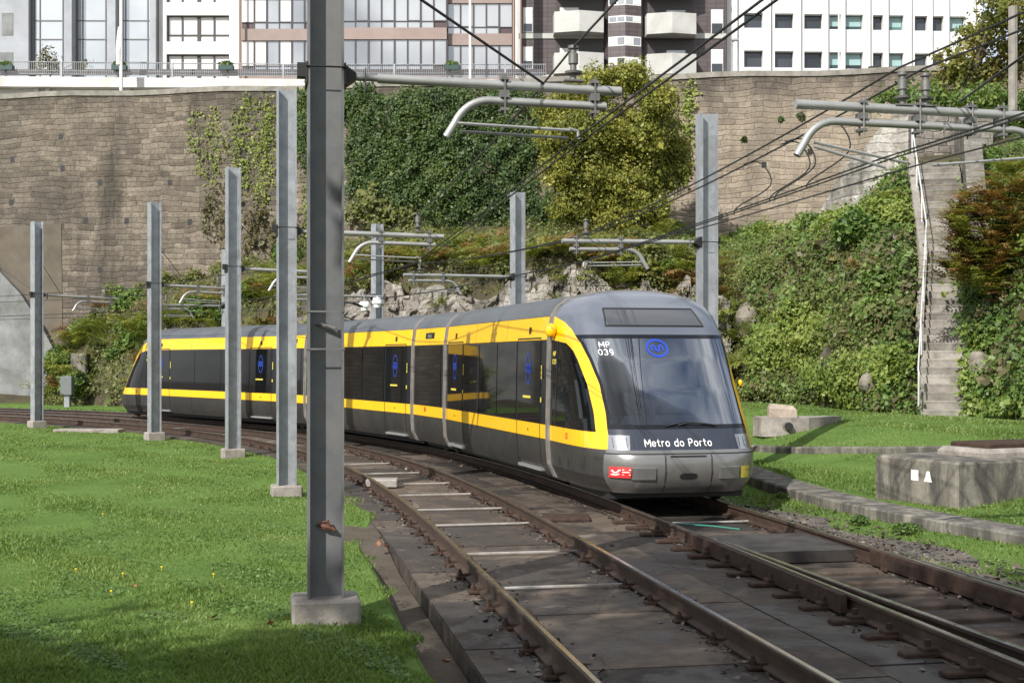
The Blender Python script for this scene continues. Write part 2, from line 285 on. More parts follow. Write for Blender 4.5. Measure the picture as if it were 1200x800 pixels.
# ------------------------------------------------------------------ mesh helpers
class B:
    def __init__(s): s.v = []; s.f = []
    def quad(s, a, b, c, d):
        i = len(s.v); s.v += [tuple(a), tuple(b), tuple(c), tuple(d)]; s.f.append((i, i + 1, i + 2, i + 3)); return s
    def poly(s, pts):
        i = len(s.v); s.v += [tuple(p) for p in pts]; s.f.append(tuple(range(i, i + len(pts)))); return s
    def box(s, x0, x1, y0, y1, z0, z1, xf=None):
        p = [(x, y, z) for z in (z0, z1) for y in (y0, y1) for x in (x0, x1)]
        if xf: p = [xf(*q) for q in p]
        i = len(s.v); s.v += p
        for q in ((0, 2, 3, 1), (4, 5, 7, 6), (0, 1, 5, 4), (2, 6, 7, 3), (0, 4, 6, 2), (1, 3, 7, 5)): s.f.append(tuple(i + k for k in q))
        return s
    def cbox(s, x0, x1, y0, y1, z0, z1, c=.02, xf=None):
        """box with chamfered top edges and vertical corners"""
        def ring(e, z): 
            return [(x0 + e + c, y0 + e, z), (x1 - e - c, y0 + e, z), (x1 - e, y0 + e + c, z), (x1 - e, y1 - e - c, z), (x1 - e - c, y1 - e, z), (x0 + e + c, y1 - e, z), (x0 + e, y1 - e - c, z), (x0 + e, y0 + e + c, z)]
        rs = [ring(0, z0), ring(0, z1 - c), ring(c * .9, z1)]
        i = len(s.v)
        for r in rs: s.v += [xf(*q) if xf else q for q in r]
        for k in range(2):
            for j in range(8): s.f.append((i + k * 8 + j, i + k * 8 + (j + 1) % 8, i + k * 8 + 8 + (j + 1) % 8, i + k * 8 + 8 + j))
        s.f.append(tuple(i + 16 + j for j in range(8))); s.f.append(tuple(i + 7 - j for j in range(8))); return s
    def tube(s, pts, r, n=8, cap=True):
        pts = [Vector(p) for p in pts]; m = len(pts)
        rr = r if hasattr(r, '__len__') else [r] * m
        i0 = len(s.v); up = Vector((0, 0, 1)); prev = None
        for k, p in enumerate(pts):
            d = (pts[min(k + 1, m - 1)] - pts[max(k - 1, 0)]).normalized()
            if prev is None:
                a = d.cross(up); a = a if a.length > .05 else d.cross(Vector((1, 0, 0)))
            else: a = prev - d * prev.dot(d)
            a.normalize(); prev = a; b = d.cross(a)
            for j in range(n):
                t = 2 * PI * j / n; s.v.append(tuple(p + (a * math.cos(t) + b * math.sin(t)) * rr[k]))
        for k in range(m - 1):
            for j in range(n):
                a = i0 + k * n + j; b = i0 + k * n + (j + 1) % n; s.f.append((a, b, b + n, a + n))
        if cap: s.f.append(tuple(i0 + n - 1 - j for j in range(n))); s.f.append(tuple(i0 + (m - 1) * n + j for j in range(n)))
        return s
    def lathe(s, prof, c, n=12, ax='z'):
        i0 = len(s.v)
        for r, h in prof:
            for j in range(n):
                t = 2 * PI * j / n; q = (r * math.cos(t), r * math.sin(t), h)
                if ax == 'x': q = (q[2], q[0], q[1])
                if ax == 'y': q = (q[0], q[2], q[1])
                s.v.append((c[0] + q[0], c[1] + q[1], c[2] + q[2]))
        for k in range(len(prof) - 1):
            for j in range(n):
                a = i0 + k * n + j; b = i0 + k * n + (j + 1) % n; s.f.append((a, b, b + n, a + n))
        s.f.append(tuple(i0 + n - 1 - j for j in range(n))); s.f.append(tuple(i0 + (len(prof) - 1) * n + j for j in range(n)))
        return s
    def grid(s, fn, us, vs):
        i0 = len(s.v); nu = len(us)
        for v in vs:
            for u in us: s.v.append(tuple(fn(u, v)))
        for j in range(len(vs) - 1):
            for i in range(nu - 1):
                a = i0 + j * nu + i; s.f.append((a, a + 1, a + 1 + nu, a + nu))
        return s
    def prism(s, pts, off):
        n = len(pts); i = len(s.v); off = Vector(off)
        s.v += [tuple(p) for p in pts] + [tuple(Vector(p) + off) for p in pts]
        s.f.append(tuple(i + n - 1 - k for k in range(n))); s.f.append(tuple(i + n + k for k in range(n)))
        for k in range(n): s.f.append((i + k, i + (k + 1) % n, i + n + (k + 1) % n, i + n + k))
        return s

def rootloc(p):
    v = Vector((0, 0, 0))
    while p is not None: v += p.location; p = p.parent
    return v
def obj(name, b, m, parent=None, loc=None, smooth=False, world=True):
    """world=True: vertices are world coordinates and are moved into the parent's frame"""
    o0 = Vector((0, 0, 0))
    if world:
        if parent is not None: o0 = rootloc(parent)
        elif loc is not None: o0 = Vector(loc)
    me = bpy.data.meshes.new(name)
    me.from_pydata([(x - o0.x, y - o0.y, z - o0.z) for x, y, z in b.v], [], b.f)
    me.validate()
    o = bpy.data.objects.new(name, me); COL.objects.link(o); me.materials.append(MT[m])
    if smooth:
        me.polygons.foreach_set('use_smooth', [True] * len(me.polygons))
        try: me.set_sharp_from_angle(angle=math.radians(smooth if smooth is not True else 35))
        except Exception: pass
    if parent is not None: o.parent = parent
    elif loc is not None and world: o.location = loc
    elif loc is not None: o.location = loc
    return o
def tag(o, label, cat, group=None, kind=None):
    if label: o['label'] = label
    if cat: o['category'] = cat
    if group: o['group'] = group
    if kind: o['kind'] = kind
    return o
def struct(o): o['kind'] = 'structure'; return o
def thing(name, loc, label, cat, group=None, rz=0):
    o = bpy.data.objects.new(name, None); COL.objects.link(o); o.location = loc; o.rotation_euler = (0, 0, rz)
    o.empty_display_size = .2
    return tag(o, label, cat, group)
def copy_tree(o, parent=None):
    c = o.copy(); COL.objects.link(c)
    if parent is not None: c.parent = parent
    for ch in list(o.children): copy_tree(ch, c)
    return c
def leaf_obj(name, V, Q, tint, m, parent=None, loc=None):
    """V (n*4,3) numpy quads -> mesh with per-leaf tint"""
    o0 = rootloc(parent) if parent is not None else (Vector(loc) if loc is not None else Vector((0, 0, 0)))
    V = V.reshape(-1, 3) - np.array(o0)
    n = len(V) // Q
    me = bpy.data.meshes.new(name)
    me.vertices.add(len(V)); me.vertices.foreach_set('co', V.astype(np.float32).ravel())
    me.loops.add(n * Q); me.loops.foreach_set('vertex_index', np.arange(n * Q, dtype=np.int32))
    me.polygons.add(n); me.polygons.foreach_set('loop_start', np.arange(0, n * Q, Q, dtype=np.int32)); me.polygons.foreach_set('loop_total', np.full(n, Q, dtype=np.int32))
    me.update()
    at = me.attributes.new('tint', 'FLOAT', 'POINT'); at.data.foreach_set('value', np.repeat(tint, Q).astype(np.float32))
    me.materials.append(MT[m])
    o = bpy.data.objects.new(name, me); COL.objects.link(o)
    if parent is not None: o.parent = parent
    elif loc is not None: o.location = loc
    return o
def leaves(P, N, size, aspect=.7, spread=.8, droop=0.):
    """rhombic leaves at P facing roughly N"""
    n = len(P); R = RNG
    nn = N + R.normal(0, spread, (n, 3)); nn /= np.linalg.norm(nn, axis=1)[:, None] + 1e-9
    a = R.normal(0, 1, (n, 3)); a[:, 2] -= droop; a -= nn * (a * nn).sum(1)[:, None]; a /= np.linalg.norm(a, axis=1)[:, None] + 1e-9
    b = np.cross(nn, a); s = (size * np.exp(R.normal(-.08, .38, n)))[:, None]
    fold = nn * s * .12
    V = np.stack([P - a * s * .5, P + b * s * .5 * aspect - fold + a * s * .05, P + a * s * .5, P - b * s * .5 * aspect - fold + a * s * .05], 1)
    return V

# ------------------------------------------------------------------ the tracks' path
PX0, PTH0, PS1, PL, PK, OA = 1.7637, .18872, 6.3386, 18.168, .022292, 2.9687
_ds = .1; _n = 900; _ss = np.arange(_n) * _ds
_kap = np.clip((_ss - PS1) / PL, 0, 1) * PK
_th = PTH0 + np.cumsum(_kap) * _ds
_x = PX0 - np.cumsum(np.sin(_th)) * _ds; _y = 6 + np.cumsum(np.cos(_th)) * _ds
def path(s):
    if s < 0: return PX0 - math.sin(PTH0) * s, 6 + math.cos(PTH0) * s, PTH0
    return np.interp(s, _ss, _x), np.interp(s, _ss, _y), np.interp(s, _ss, _th)
def TP(s, o, z=0.):
    x, y, th = path(s); return (x + o * math.cos(th), y + o * math.sin(th), z)
def offs_of(X, Y):
    """approximate offset from track B centre for numpy arrays (valid up to s~60)"""
    yy = np.concatenate([[-20], _y[:600]]); xx = np.concatenate([[PX0 + math.tan(PTH0) * 26], _x[:600]]); tt = np.concatenate([[PTH0], _th[:600]])
    return (X - np.interp(Y, yy, xx)) * np.cos(np.interp(Y, yy, tt))
def px(p, y, D): return ((p - 600) / F * D, D, CAM_H + (420 - y) / F * D)
def sm(a, b, x):
    t = np.clip((x - a) / (b - a), 0, 1); return t * t * (3 - 2 * t)
Z_SLAB = -.17; Z_LAWN = -.19
def lawn_edge(s): return -1.66 + .46 * float(sm(9.8, 13.5, s))

# ------------------------------------------------------------------ ground
b = B(); b.quad((-1500, -1500, -.9), (1500, -1500, -.9), (1500, 1500, -.9), (-1500, 1500, -.9)); struct(obj('ground', b, 'earth'))
SS = [-14, -8, -4, -2] + [i * .5 for i in range(0, 100)] + [50 + i * 2 for i in range(18)]
b = B(); b.grid(lambda u, s: TP(s, u, Z_SLAB - .03), [-1.33 + .186 * i for i in range(31)], SS)
b.grid(lambda u, s: TP(s, -1.33, u), [-.45, Z_SLAB - .03], SS)
_tint = [.5] * len(b.v); rs = random.Random(4)
for (o0, o1, l0, l1) in ((-1.332, -.86, 1.1, 2.4), (-.86, -.64, 30, 30), (-.64, .64, .9, 2.1), (.64, .86, 30, 30), (.86, 1.5, 1.0, 2.6), (1.5, 2.1, .8, 2.2), (2.1, 2.33, 30, 30), (2.33, 3.6, 2, 3.2), (3.6, 4.25, 1.5, 3)):
    s = -12.0
    while s < 47:
        ln = rs.uniform(l0, l1); g = .008 if l0 < 20 else 0; dz = rs.uniform(-.011, .0) if l0 < 20 else -.012; tn = rs.uniform(.2, .8)
        if o0 == 2.33 and s + ln < 9: s += ln; continue
        n = max(1, int(ln / .5)); q = [s + g + (ln - 2 * g) * i / n for i in range(n + 1)]; n0 = len(b.v)
        b.grid(lambda u, v: TP(v, u, Z_SLAB + dz), [o0 + g, (o0 + o1) / 2, o1 - g], q)
        for (ua, ub, va, vb) in ((o0 + g, o1 - g, q[0], q[0]), (o0 + g, o1 - g, q[-1], q[-1])): b.quad(TP(va, ua, Z_SLAB + dz), TP(vb, ub, Z_SLAB + dz), TP(vb, ub, Z_SLAB - .035), TP(va, ua, Z_SLAB - .035))
        for uu in (o0 + g, o1 - g):
            for i in range(n): b.quad(TP(q[i], uu, Z_SLAB + dz), TP(q[i + 1], uu, Z_SLAB + dz), TP(q[i + 1], uu, Z_SLAB - .2), TP(q[i], uu, Z_SLAB - .2))
        _tint += [tn] * (len(b.v) - n0); s += ln
tb = obj('track_bed', b, 'slab'); at = tb.data.attributes.new('tint', 'FLOAT', 'POINT'); at.data.foreach_set('value', np.array(_tint, dtype=np.float32)); struct(tb)

b = B(); b.grid(lambda u, s: TP(s, u, -.35 + .17 * float(sm(8.6, 11.5, s))), [-1.9, -1.6, -1.34], [s for s in SS if s < 16]); struct(obj('gutter', b, 'gutter'))
def lawn_z(X, Y):
    return Z_LAWN + .03 * np.sin(X * .9 + 1.3) * np.sin(Y * .55) + .02 * np.sin(X * 2.1 + Y * 1.7)
b = B()
def lw(u, s):
    e = lawn_edge(s); x, y, _ = TP(s, e - u)
    return (x, y, float(lawn_z(x, y)) - (.05 if u == 0 else 0))
b.grid(lw, [0, .06, .2, .5, 1, 1.6, 2.4, 3.4, 5, 7, 10, 14, 19, 25, 31], [s for s in SS if s < 48])
struct(obj('lawn', b, 'lawn', smooth=True))
b = B(); b.quad((-200, -60, -.5), (60, -60, -.5), (60, 64, -.5), (-200, 64, -.5)); struct(obj('meadow', b, 'lawn'))

# hill: columns of (base x,y,z), (top x,y,z), face height, face run
HK = [((-40, 62.5, -.2), (-40, 64.5, -.1), .02, .5), ((-21.8, 60, -.1), (-22.2, 62.5, .3), .1, .6), ((-18.2, 57.6, -.1), (-19, 62.1, 5.2), 3.4, 2.4), ((-12, 53.4, -.1), (-13, 61.2, 6.3), 4., 2.4),
      ((-5.2, 47.8, 0), (-6, 60.2, 7.8), 5.3, 1.1), ((0.6, 44.8, .2), (.4, 59.3, 8.0), 5.5, 1.1), ((4.8, 43.4, .4), (6, 58.5, 8.0), 5.0, 1.4), ((7.0, 41.8, .6), (9, 58.1, 7.0), 4.0, 2.6),
      ((8.6, 37.6, .75), (12.3, 57.6, 7.8), 4.6, 3.4), ((9.2, 33.2, .75), (14.9, 57.3, 9.0), 4.9, 4.8), ((9.62, 31.1, .7), (17.3, 56.6, 11.2), 7.5, 10.3), ((10.8, 30.75, .7), (19.3, 56.0, 11.4), 7.5, 10.3),
      ((11.0, 30.4, .7), (21, 55.5, 13), 3.6, 2.6), ((11.3, 28, .65), (24, 52, 13.5), 5, 2.4), ((12.7, 23.6, .5), (29, 43, 13), 5, 2.6), ((15, 18.5, .3), (31, 33, 11), 4.5, 3.2), ((19, 11, .2), (34, 18, 9), 4, 3.5), ((26, -4, .1), (40, -2, 8), 4, 4)]
def hcol(k):
    i = min(int(k), len(HK) - 2); f = k - i
    A, Bk = HK[i], HK[i + 1]
    lp = lambda p, q: tuple(p[j] * (1 - f) + q[j] * f for j in range(3))
    return lp(A[0], Bk[0]), lp(A[1], Bk[1]), A[2] * (1 - f) + Bk[2] * f, A[3] * (1 - f) + Bk[3] * f
def hill_pt(k, d, rough=1.0):
    """d in metres from base along the column"""
    ba, tp, hf, rf = hcol(k)
    L = math.hypot(tp[0] - ba[0], tp[1] - ba[1]); r = min(d / L, 1)
    x = ba[0] + (tp[0] - ba[0]) * r; y = ba[1] + (tp[1] - ba[1]) * r
    if d < rf: t = d / rf; z = ba[2] + hf * (t ** (1.0 if 9.9 <= k <= 11.05 else .8)) - (.28 if 9.9 <= k <= 11.05 else 0)
    else: t = (d - rf) / max(L - rf, .01); z = ba[2] + hf + (tp[2] - ba[2] - hf) * min(t, 1)
    stair = 9.9 <= k <= 11.1
    if rough and d > .05 and not stair:
        a = .16 * min(1, d / 1.5) * rough
        z += a * (math.sin(x * 1.7 + y * .8) + .6 * math.sin(x * 3.1 - y * 2.3 + 1) + .5 * math.sin(x * 5.3 + z * 4.1))
        y += a * .5 * math.sin(x * 4.1 + z * 2.7)
    return (x, y, z)
HD = [-0.3, 0, .15, .35, .6, .85, 1.1, 1.4, 1.8, 2.2, 2.7, 3.3, 4, 5, 6, 7.5, 9, 10.5, 12.5, 15, 18, 22, 28]
HKS = [i * .125 for i in range((len(HK) - 1) * 8 + 1)]
def hp(d, k):
    if d < 0: q = hill_pt(k, 0); return (q[0], q[1], q[2] - .5)
    return hill_pt(k, d)
b = B(); b.grid(hp, HD, HKS); struct(obj('hillside', b, 'hill', smooth=True))
# right lawn: from the far side of track A up to the foot of the hill
BASE = np.array([HK[i][0] for i in range(len(HK))])
def right_z(X, Y, o):
    far = sm(26, 44, Y) * .45
    return -.17 + (.16 + .0) * sm(5.3, 6.6, o) + .72 * sm(6.5, 11.5, o) * sm(8, 26, Y) * (1 - sm(44, 54, Y)) + .02 * np.sin(X * 1.7 + Y)
b = B()
def rl(u, s):
    x, y, _ = TP(s, 4.25 + u); return (x, y, float(right_z(x, y, 4.25 + u)))
b.grid(rl, [0, .3, .6, 1, 1.5, 2, 2.6, 3.2, 4, 5, 6, 7, 8, 9, 10.5, 12, 14, 17, 21], [s for s in SS if s < 62])
struct(obj('verge', b, 'lawn', smooth=True))
b = B(); b.grid(lambda u, s: (lambda q: (q[0], q[1], -.158))(TP(s, 4.2 + u * (.6 + .3 * math.sin(s * 1.7)))), [0, .4, 1], [i * .3 for i in range(-20, 48)]); struct(obj('gravel_strip', b, 'gravel'))

# ------------------------------------------------------------------ track things
def sweep(prof, o, ss, z0=0.):
    """profile [(across, z)] closed, swept along the path at offset o (number or function of s)"""
    b = B(); n = len(prof)
    for s in ss:
        oo = o(s) if callable(o) else o
        for a, z in prof: b.v.append(TP(s, oo + a, z + z0))
    for k in range(len(ss) - 1):
        for j in range(n): q = k * n + j; r = k * n + (j + 1) % n; b.f.append((q, r, r + n, q + n))
    b.f.append(tuple(range(n - 1, -1, -1))); b.f.append(tuple((len(ss) - 1) * n + j for j in range(n)))
    return b
RAIL = [(-.075, -.165), (.075, -.165), (.075, -.15), (.012, -.13), (.012, -.045), (.036, -.032), (.036, -.006), (-.036, -.006), (-.036, -.032), (-.012, -.045), (-.012, -.13), (-.075, -.15)]
HEAD = [(-.018, -.0055), (.024, -.0055), (.022, .001), (-.016, .001)]
def spike_mesh():
    b = B()
    for sgn in (-1, 1):
        b.cbox(sgn * .12 - .055, sgn * .12 + .05, -.055, .055, Z_SLAB, Z_SLAB + .026, .01)
        b.lathe([(.028, 0), (.024, .045), (.016, .05), (.016, .068)], (sgn * .125, 0, Z_SLAB + .025), 7)
        b.box(sgn * .05 - .03 if sgn > 0 else -.1, .1 if sgn > 0 else -.02, -.035, .035, -.15, -.125)
    return b
def flat_plate_mesh():
    b = B()
    b.cbox(-.36, .14, -.07, .07, Z_SLAB, Z_SLAB + .035, .012); b.cbox(-.2, -.08, -.06, .06, Z_SLAB + .035, Z_SLAB + .07, .01)
    b.lathe([(.03, 0), (.028, .05)], (-.14, 0, Z_SLAB + .07), 6)
    return b
def track(name, label, off, s0, s1, fast, bars, plate=False):
    c = TP(12, off, Z_SLAB)
    r = thing(name, c, label, 'track')
    ss = [s0 + i * .5 for i in range(int((s1 - s0) / .5) + 1)]
    for sg in (-.75, .75):
        ra = obj('rail', sweep(RAIL, off + sg, ss), 'railside', r, smooth=40)
        obj('running_surface', sweep(HEAD, off + sg, ss), 'railhead', ra)
    first = None; fm = spike_mesh() if not plate else flat_plate_mesh()
    for sg in (-.75, .75):
        s = fast[0]
        while s < fast[1]:
            x, y, th = path(s); p = TP(s, off + sg)
            if first is None: o = first = obj('rail_fastener', fm, 'rust', r, world=False)
            else: o = first.copy(); COL.objects.link(o)
            o.parent = r; o.location = Vector((p[0], p[1], 0)) - Vector((c[0], c[1], c[2])); o.rotation_euler = (0, 0, th)
            if plate and sg > 0: o.rotation_euler = (0, 0, th + PI)
            s += fast[2]
    fb = None
    for s in bars:
        x, y, th = path(s); p = TP(s, off)
        if fb is None:
            q = B(); q.cbox(-.71, .71, -.013, .013, -.152, -.132, .005); fb = o = obj('gauge_bar', q, 'bar', r, world=False)
        else: o = fb.copy(); COL.objects.link(o)
        o.parent = r; o.location = Vector((p[0], p[1], 0)) - Vector(c); o.rotation_euler = (0, 0, th + random.uniform(-.02, .02))
    return r
trB = track('tram_track', 'curved left-hand track with white gauge bars, running beside the lawn and empty of trams', 0, -8, 66, (1.6, 29, .85), [6.75, 9.0, 11.6, 13.4, 15.5, 17.4, 19.6, 22, 26, 30, 34, 38])
trA = track('tram_track', 'right-hand track with the tram standing on it and a switch in front', OA, -8, 66, (-1.5, 12, .62), [11.2], True)
# switch parts on track A
ss = [i * .25 for i in range(-24, 38)]
o = obj('switch_rail', sweep(RAIL, lambda s: OA - .75 + .085 + .30 * max(0, (8.3 - s) / 8) ** 1.3, [s for s in ss if s < 8.6]), 'railside', trA, smooth=40)
obj('running_surface', sweep(HEAD, lambda s: OA - .75 + .085 + .30 * max(0, (8.3 - s) / 8) ** 1.3, [s for s in ss if s < 8.6]), 'railhead', o)
o = obj('switch_rail', sweep(RAIL, lambda s: OA + .75 + .085 + .30 * max(0, (6.5 - s) / 8) ** 1.3, [s for s in ss if s < 6.8]), 'railside', trA, smooth=40)
obj('running_surface', sweep(HEAD, lambda s: OA + .75 + .085 + .30 * max(0, (6.5 - s) / 8) ** 1.3, [s for s in ss if s < 6.8]), 'railhead', o)
CK = [(-.03, -.15), (.03, -.15), (.03, .012), (-.03, .012)]
obj('check_bar', sweep(CK, OA - .75 - .1, [s for s in ss if 5.0 <= s <= 9.4]), 'rust', trA)
obj('check_bar', sweep(CK, OA + .75 - .1, [s for s in ss if 4.4 <= s <= 7.6]), 'rust', trA)
q = B(); q.grid(lambda u, s: TP(s, OA + u, -.035), [-.6, 0, .6], [7.8 + .2 * i for i in range(8)]); q.grid(lambda u, s: TP(7.8, OA + u, s), [-.6, .6], [-.16, -.035])
obj('cover_plate', q, 'coverplate', trA)
fs = None
for i in range(15):
    s = 7.25 - .62 * i
    if fs is None:
        q = B(); q.cbox(-.62, .5, -.14, .14, Z_SLAB - .03, Z_SLAB + .012, .012); fs = o = obj('sleeper', q, 'sleeper', trA, world=False)
    else: o = fs.copy(); COL.objects.link(o)
    p = TP(s, OA + .03); o.parent = trA; o.location = Vector((p[0], p[1], 0)) - trA.location; o.rotation_euler = (0, 0, path(s)[2] + random.uniform(-.03, .03))
q = B(); q.tube([TP(10.9, OA - .45, -.11), TP(10.4, OA - .1, -.09), TP(10.1, OA + .15, -.1)], .011); obj('hose', q, 'green_pipe', trA)
q = B(); q.cbox(-.35, .2, -.2, .2, -.17, -.04, .02, lambda x, y, z: (TP(17.2, -.45)[0] + x, TP(17.2, -.45)[1] + y, z + .02))
tag(obj('junction_box', q, 'bar', loc=TP(17.2, -.45, -.17)), 'small white box lying between the rails of the empty curved track', 'box')
q = B(); q.cbox(-.33, .33, -.28, .28, -.168, -.12, .02, lambda x, y, z: (TP(12.1, 1.35)[0] + x, TP(12.1, 1.35)[1] + y, z))
tag(obj('inspection_cover', q, 'rust', loc=TP(12.1, 1.35, -.17)), 'rusty square inspection cover in the slab in front of the tram', 'cover')

# ------------------------------------------------------------------ retaining wall at the back
def wy(x): return 63 - .137 * (x + 24.6)
def wall_pt(p, y, lift=0.):
    """point on the wall face under picture direction p, y"""
    t = (p - 600) / F; Y = (63 - .137 * 24.6) / (1 + .137 * t); return Vector((t * Y, Y - lift, CAM_H + (420 - y) / F * Y))
W = thing('retaining_wall', (-5, wy(-5), -.3), 'high old granite retaining wall behind the tram with mossy stained courses', 'wall')
ZT = 14.55
b = B(); xs = [-48 + i * 1.5 for i in range(50)]
def wtop(x): return ZT + .1 * math.sin(x * .8) * .5 + (.0 if x < 8 else .0)
b.grid(lambda x, r: (x, wy(x) + .012 * 0, -.5 + (wtop(x) + .5) * r), xs, [i / 16 for i in range(17)])
b.grid(lambda x, r: (x, wy(x) + r, wtop(x)), xs, [0, 1.2]); b.grid(lambda x, r: (x, wy(x) + 1.2, -.5 + (wtop(x) + .5) * r), xs, [0, 1])
obj('stone_face', b, 'stone_wall', W)
b = B(); b.grid(lambda x, r: (x, wy(x) - [.06, -.06, .06, .06, 1.3][r] * (1 if r < 4 else -1) * 1.0 if r in (0, 1, 2, 3) else wy(x) + 1.3, wtop(x) + [.003, .003, .003, .24, .24][r]), xs, [0, 2, 3, 4]); obj('coping', b, 'concrete', W)
for (hx, hy) in [(74, 197), (118, 214), (15, 187), (14, 237), (200, 214), (101, 258), (149, 259), (223, 260), (118, 316), (68, 280), (950, 178), (896, 193), (893, 300), (72, 160), (300, 150)]:
    p = wall_pt(hx, hy); b = B(); b.box(p.x - .13, p.x + .13, p.y - .012, p.y + .05, p.z - .13, p.z + .13); obj('weep_hole_shade', b, 'black', W)  # solid black boxes: the shade of each hole's depth is painted on
# concrete apron with its sloping edge at far left
pts = [(-30, 262), (0, 315), (28, 345), (50, 378), (68, 412), (80, 447), (80, 470), (-30, 470)]
pp = [wall_pt(a, c, .45) for a, c in pts]; b = B(); b.prism([tuple(p) for p in pp], (0, .44, 0))
tag(obj('concrete_buttress', b, 'apron', loc=tuple(wall_pt(40, 470, .45))), 'smooth pale grey concrete buttress with curved edge at foot of the old wall', 'buttress')
pts = [(-30, 268), (72, 262), (74, 445), (-30, 445)]
pp = [wall_pt(a, c, .03) for a, c in pts]; b = B(); b.prism([tuple(p) for p in pp], (0, .025, 0)); MT['plaster'] = M('beige_plaster', (.115, .098, .078), .9, 0, .2, 1.2, .2, (.09, .075, .06), .2)
obj('plaster_patch', b, 'plaster', W)
pts = [(72, 470), (135, 470), (145, 447), (132, 440), (72, 448)]
# rubble wall low at left between buttress and shrubs
q0 = px(300, 0, 1)
b = B(); p0 = wall_pt(84, 470, 1.1); p1 = wall_pt(160, 470, 2.6)
b.prism([(p0.x, p0.y, -.3), (p1.x, p1.y, -.3), (p1.x, p1.y, 1.9), (p0.x + 1, p0.y, 2.0), (p0.x, p0.y, 1.2)], (0, .7, 0))
tag(obj('rubble_wall', b, 'pale_stone', loc=(p0.x, p0.y, -.3)), 'low grey rubble wall beneath the shrubs behind the tram rear end', 'wall')
# concrete post and electric cabinet by the far track
p = px(97, 470, 59.0); b = B(); b.cbox(p[0] - .35, p[0] + .35, 58.4, 59, -.2, 2.3, .04); tag(obj('concrete_post', b, 'streaked', loc=(p[0], 58.7, -.2)), 'squat concrete post standing by the wall foot, right of the grey cabinet', 'post')
p = px(79, 470, 57)
r = thing('utility_cabinet', (p[0], 57, -.2), 'small grey cabinet on a post across the rails at far left', 'cabinet')
b = B(); b.cbox(p[0] - .12, p[0] + .12, 56.9, 57.1, -.2, .55, .01); obj('post', b, 'galv', r)
b = B(); b.cbox(p[0] - .25, p[0] + .25, 56.8, 57.2, .5, 1.3, .03); obj('box', b, 'cabinetgrey', r)

# rock face behind the tram : rough stone wall following the hill foot
R_ = thing('stone_bank_wall', tuple(hill_pt(5, 0)), 'rough pale rock wall with fern tufts behind the tram roof', 'wall')
b = B()
def h2(i, j): v = math.sin(i * 127.1 + j * 311.7) * 43758.5453; return v - math.floor(v)
def rk(d, k):
    q = hill_pt(k, 0, 0); top = hcol(k)[2]
    h = top * (.84 + .06 * math.sin(k * 5) + .05 * math.sin(k * 13) + .07 * h2(math.floor(k * 19), 3)) * d
    row = math.floor(d * 13 + .6 * math.sin(k * 7)); cx = math.floor(k * (13 + 6 * h2(row, 9)) + h2(row, 1))
    n = .34 * h2(cx, row) - .17 + .12 * math.sin(k * 11 + d * 9) + .05 * (h2(round(k * 400), round(d * 400)) - .5)
    return (q[0] + .03 * h2(round(k * 300), round(d * 300)), q[1] + .8 * d - .35 + n, q[2] - .2 + h)
_ks = [3.4 + i * .012 for i in range(301)]
b.grid(rk, [i / 52 for i in range(53)], _ks)
b.grid(lambda d, k: (rk(1, k)[0], rk(1, k)[1] + d, rk(1, k)[2] - .05 * d), [0, 1.2], _ks)
obj('rock_face', b, 'pale_stone', R_)

# ------------------------------------------------------------------ stairs
ST = thing('stone_stairs', (10.2, 31, .6), 'long steep granite stairway climbing the green bank', 'stairs')
sd = Vector((2.86, 9.5, 0)).normalized(); sn = Vector((sd.y, -sd.x, 0))
c0 = Vector((10.2, 31, .66)); run = .262; rise = .2
def stp(i): return c0 + sd * (run * i) + sn * (.34 * max(0, 1 - abs(i - 20) / 20)) + Vector((0, 0, rise * i))
for i in range(37):
    o = stp(i); wdt = .57 + .002 * i
    xf = lambda x, y, z, o=o, j=random.uniform(-.012, .012): tuple(o + sn * (x + j) + sd * y + Vector((0, 0, z)))
    b = B(); b.box(-wdt + .01, wdt - .01, .03, .6, -.3, rise - .05, xf); b.cbox(-wdt, wdt, .024, .34, rise - .052, rise, .012, xf); obj('step', b, 'stepstone' if 'stepstone' in MT else 'concrete', ST)
b = B()
for i in range(10, 37):
    o = stp(i) - sn * (.53 + .004 * i)
    b.box(-.2, .0, 0, run + .004, -1.2, rise + .12, lambda x, y, z: tuple(o + sn * x + sd * y + Vector((0, 0, z + (rise * y / run if z > 0 else 0)))))
obj('side_wall', b, 'stepstone', ST)
q = stp(37); b = B(); b.box(-.8, 1.0, 0, 3.5, -.3, .02, lambda x, y, z: tuple(q + sn * x + sd * y + Vector((0, 0, z)))); obj('landing', b, 'concrete', ST)
HR = thing('handrail', tuple(stp(0) - sn * .6), 'white metal handrail along the left edge of the stone stairs', 'handrail')
b = B(); pts = []
for i in range(0, 38): pts.append(tuple(stp(i) - sn * (.56 + .004 * i) + Vector((0, 0, rise + .95))))
pts = [tuple(Vector(pts[0]) + Vector((0, 0, -.9)))] + [tuple(Vector(pts[0]) + Vector((0, -.08, -.12)))] + pts
b.tube(pts, .018, 6); MT['rail_white'] = M('white_rail_paint', (.5, .5, .5), .45, 0, .1, 6); obj('rail', b, 'rail_white', HR)
for i in range(1, 38, 6):
    b = B(); p = stp(i) - sn * (.56 + .004 * i); b.tube([tuple(p + Vector((0, 0, .1))), tuple(p + Vector((0, 0, rise + .95)))], .024, 6); obj('post', b, 'rail_white', HR)
# second short rail higher on the left
b = B(); b.tube([(12.25, 41.5, 6.3), (13.1, 44, 8.3), (13.5, 44.3, 8.3)], .05, 6); tag(obj('short_handrail', b, 'rail_white', loc=(12.25, 41.5, 6.3)), 'short sloping white handrail on the slope left of the upper stairs', 'handrail')
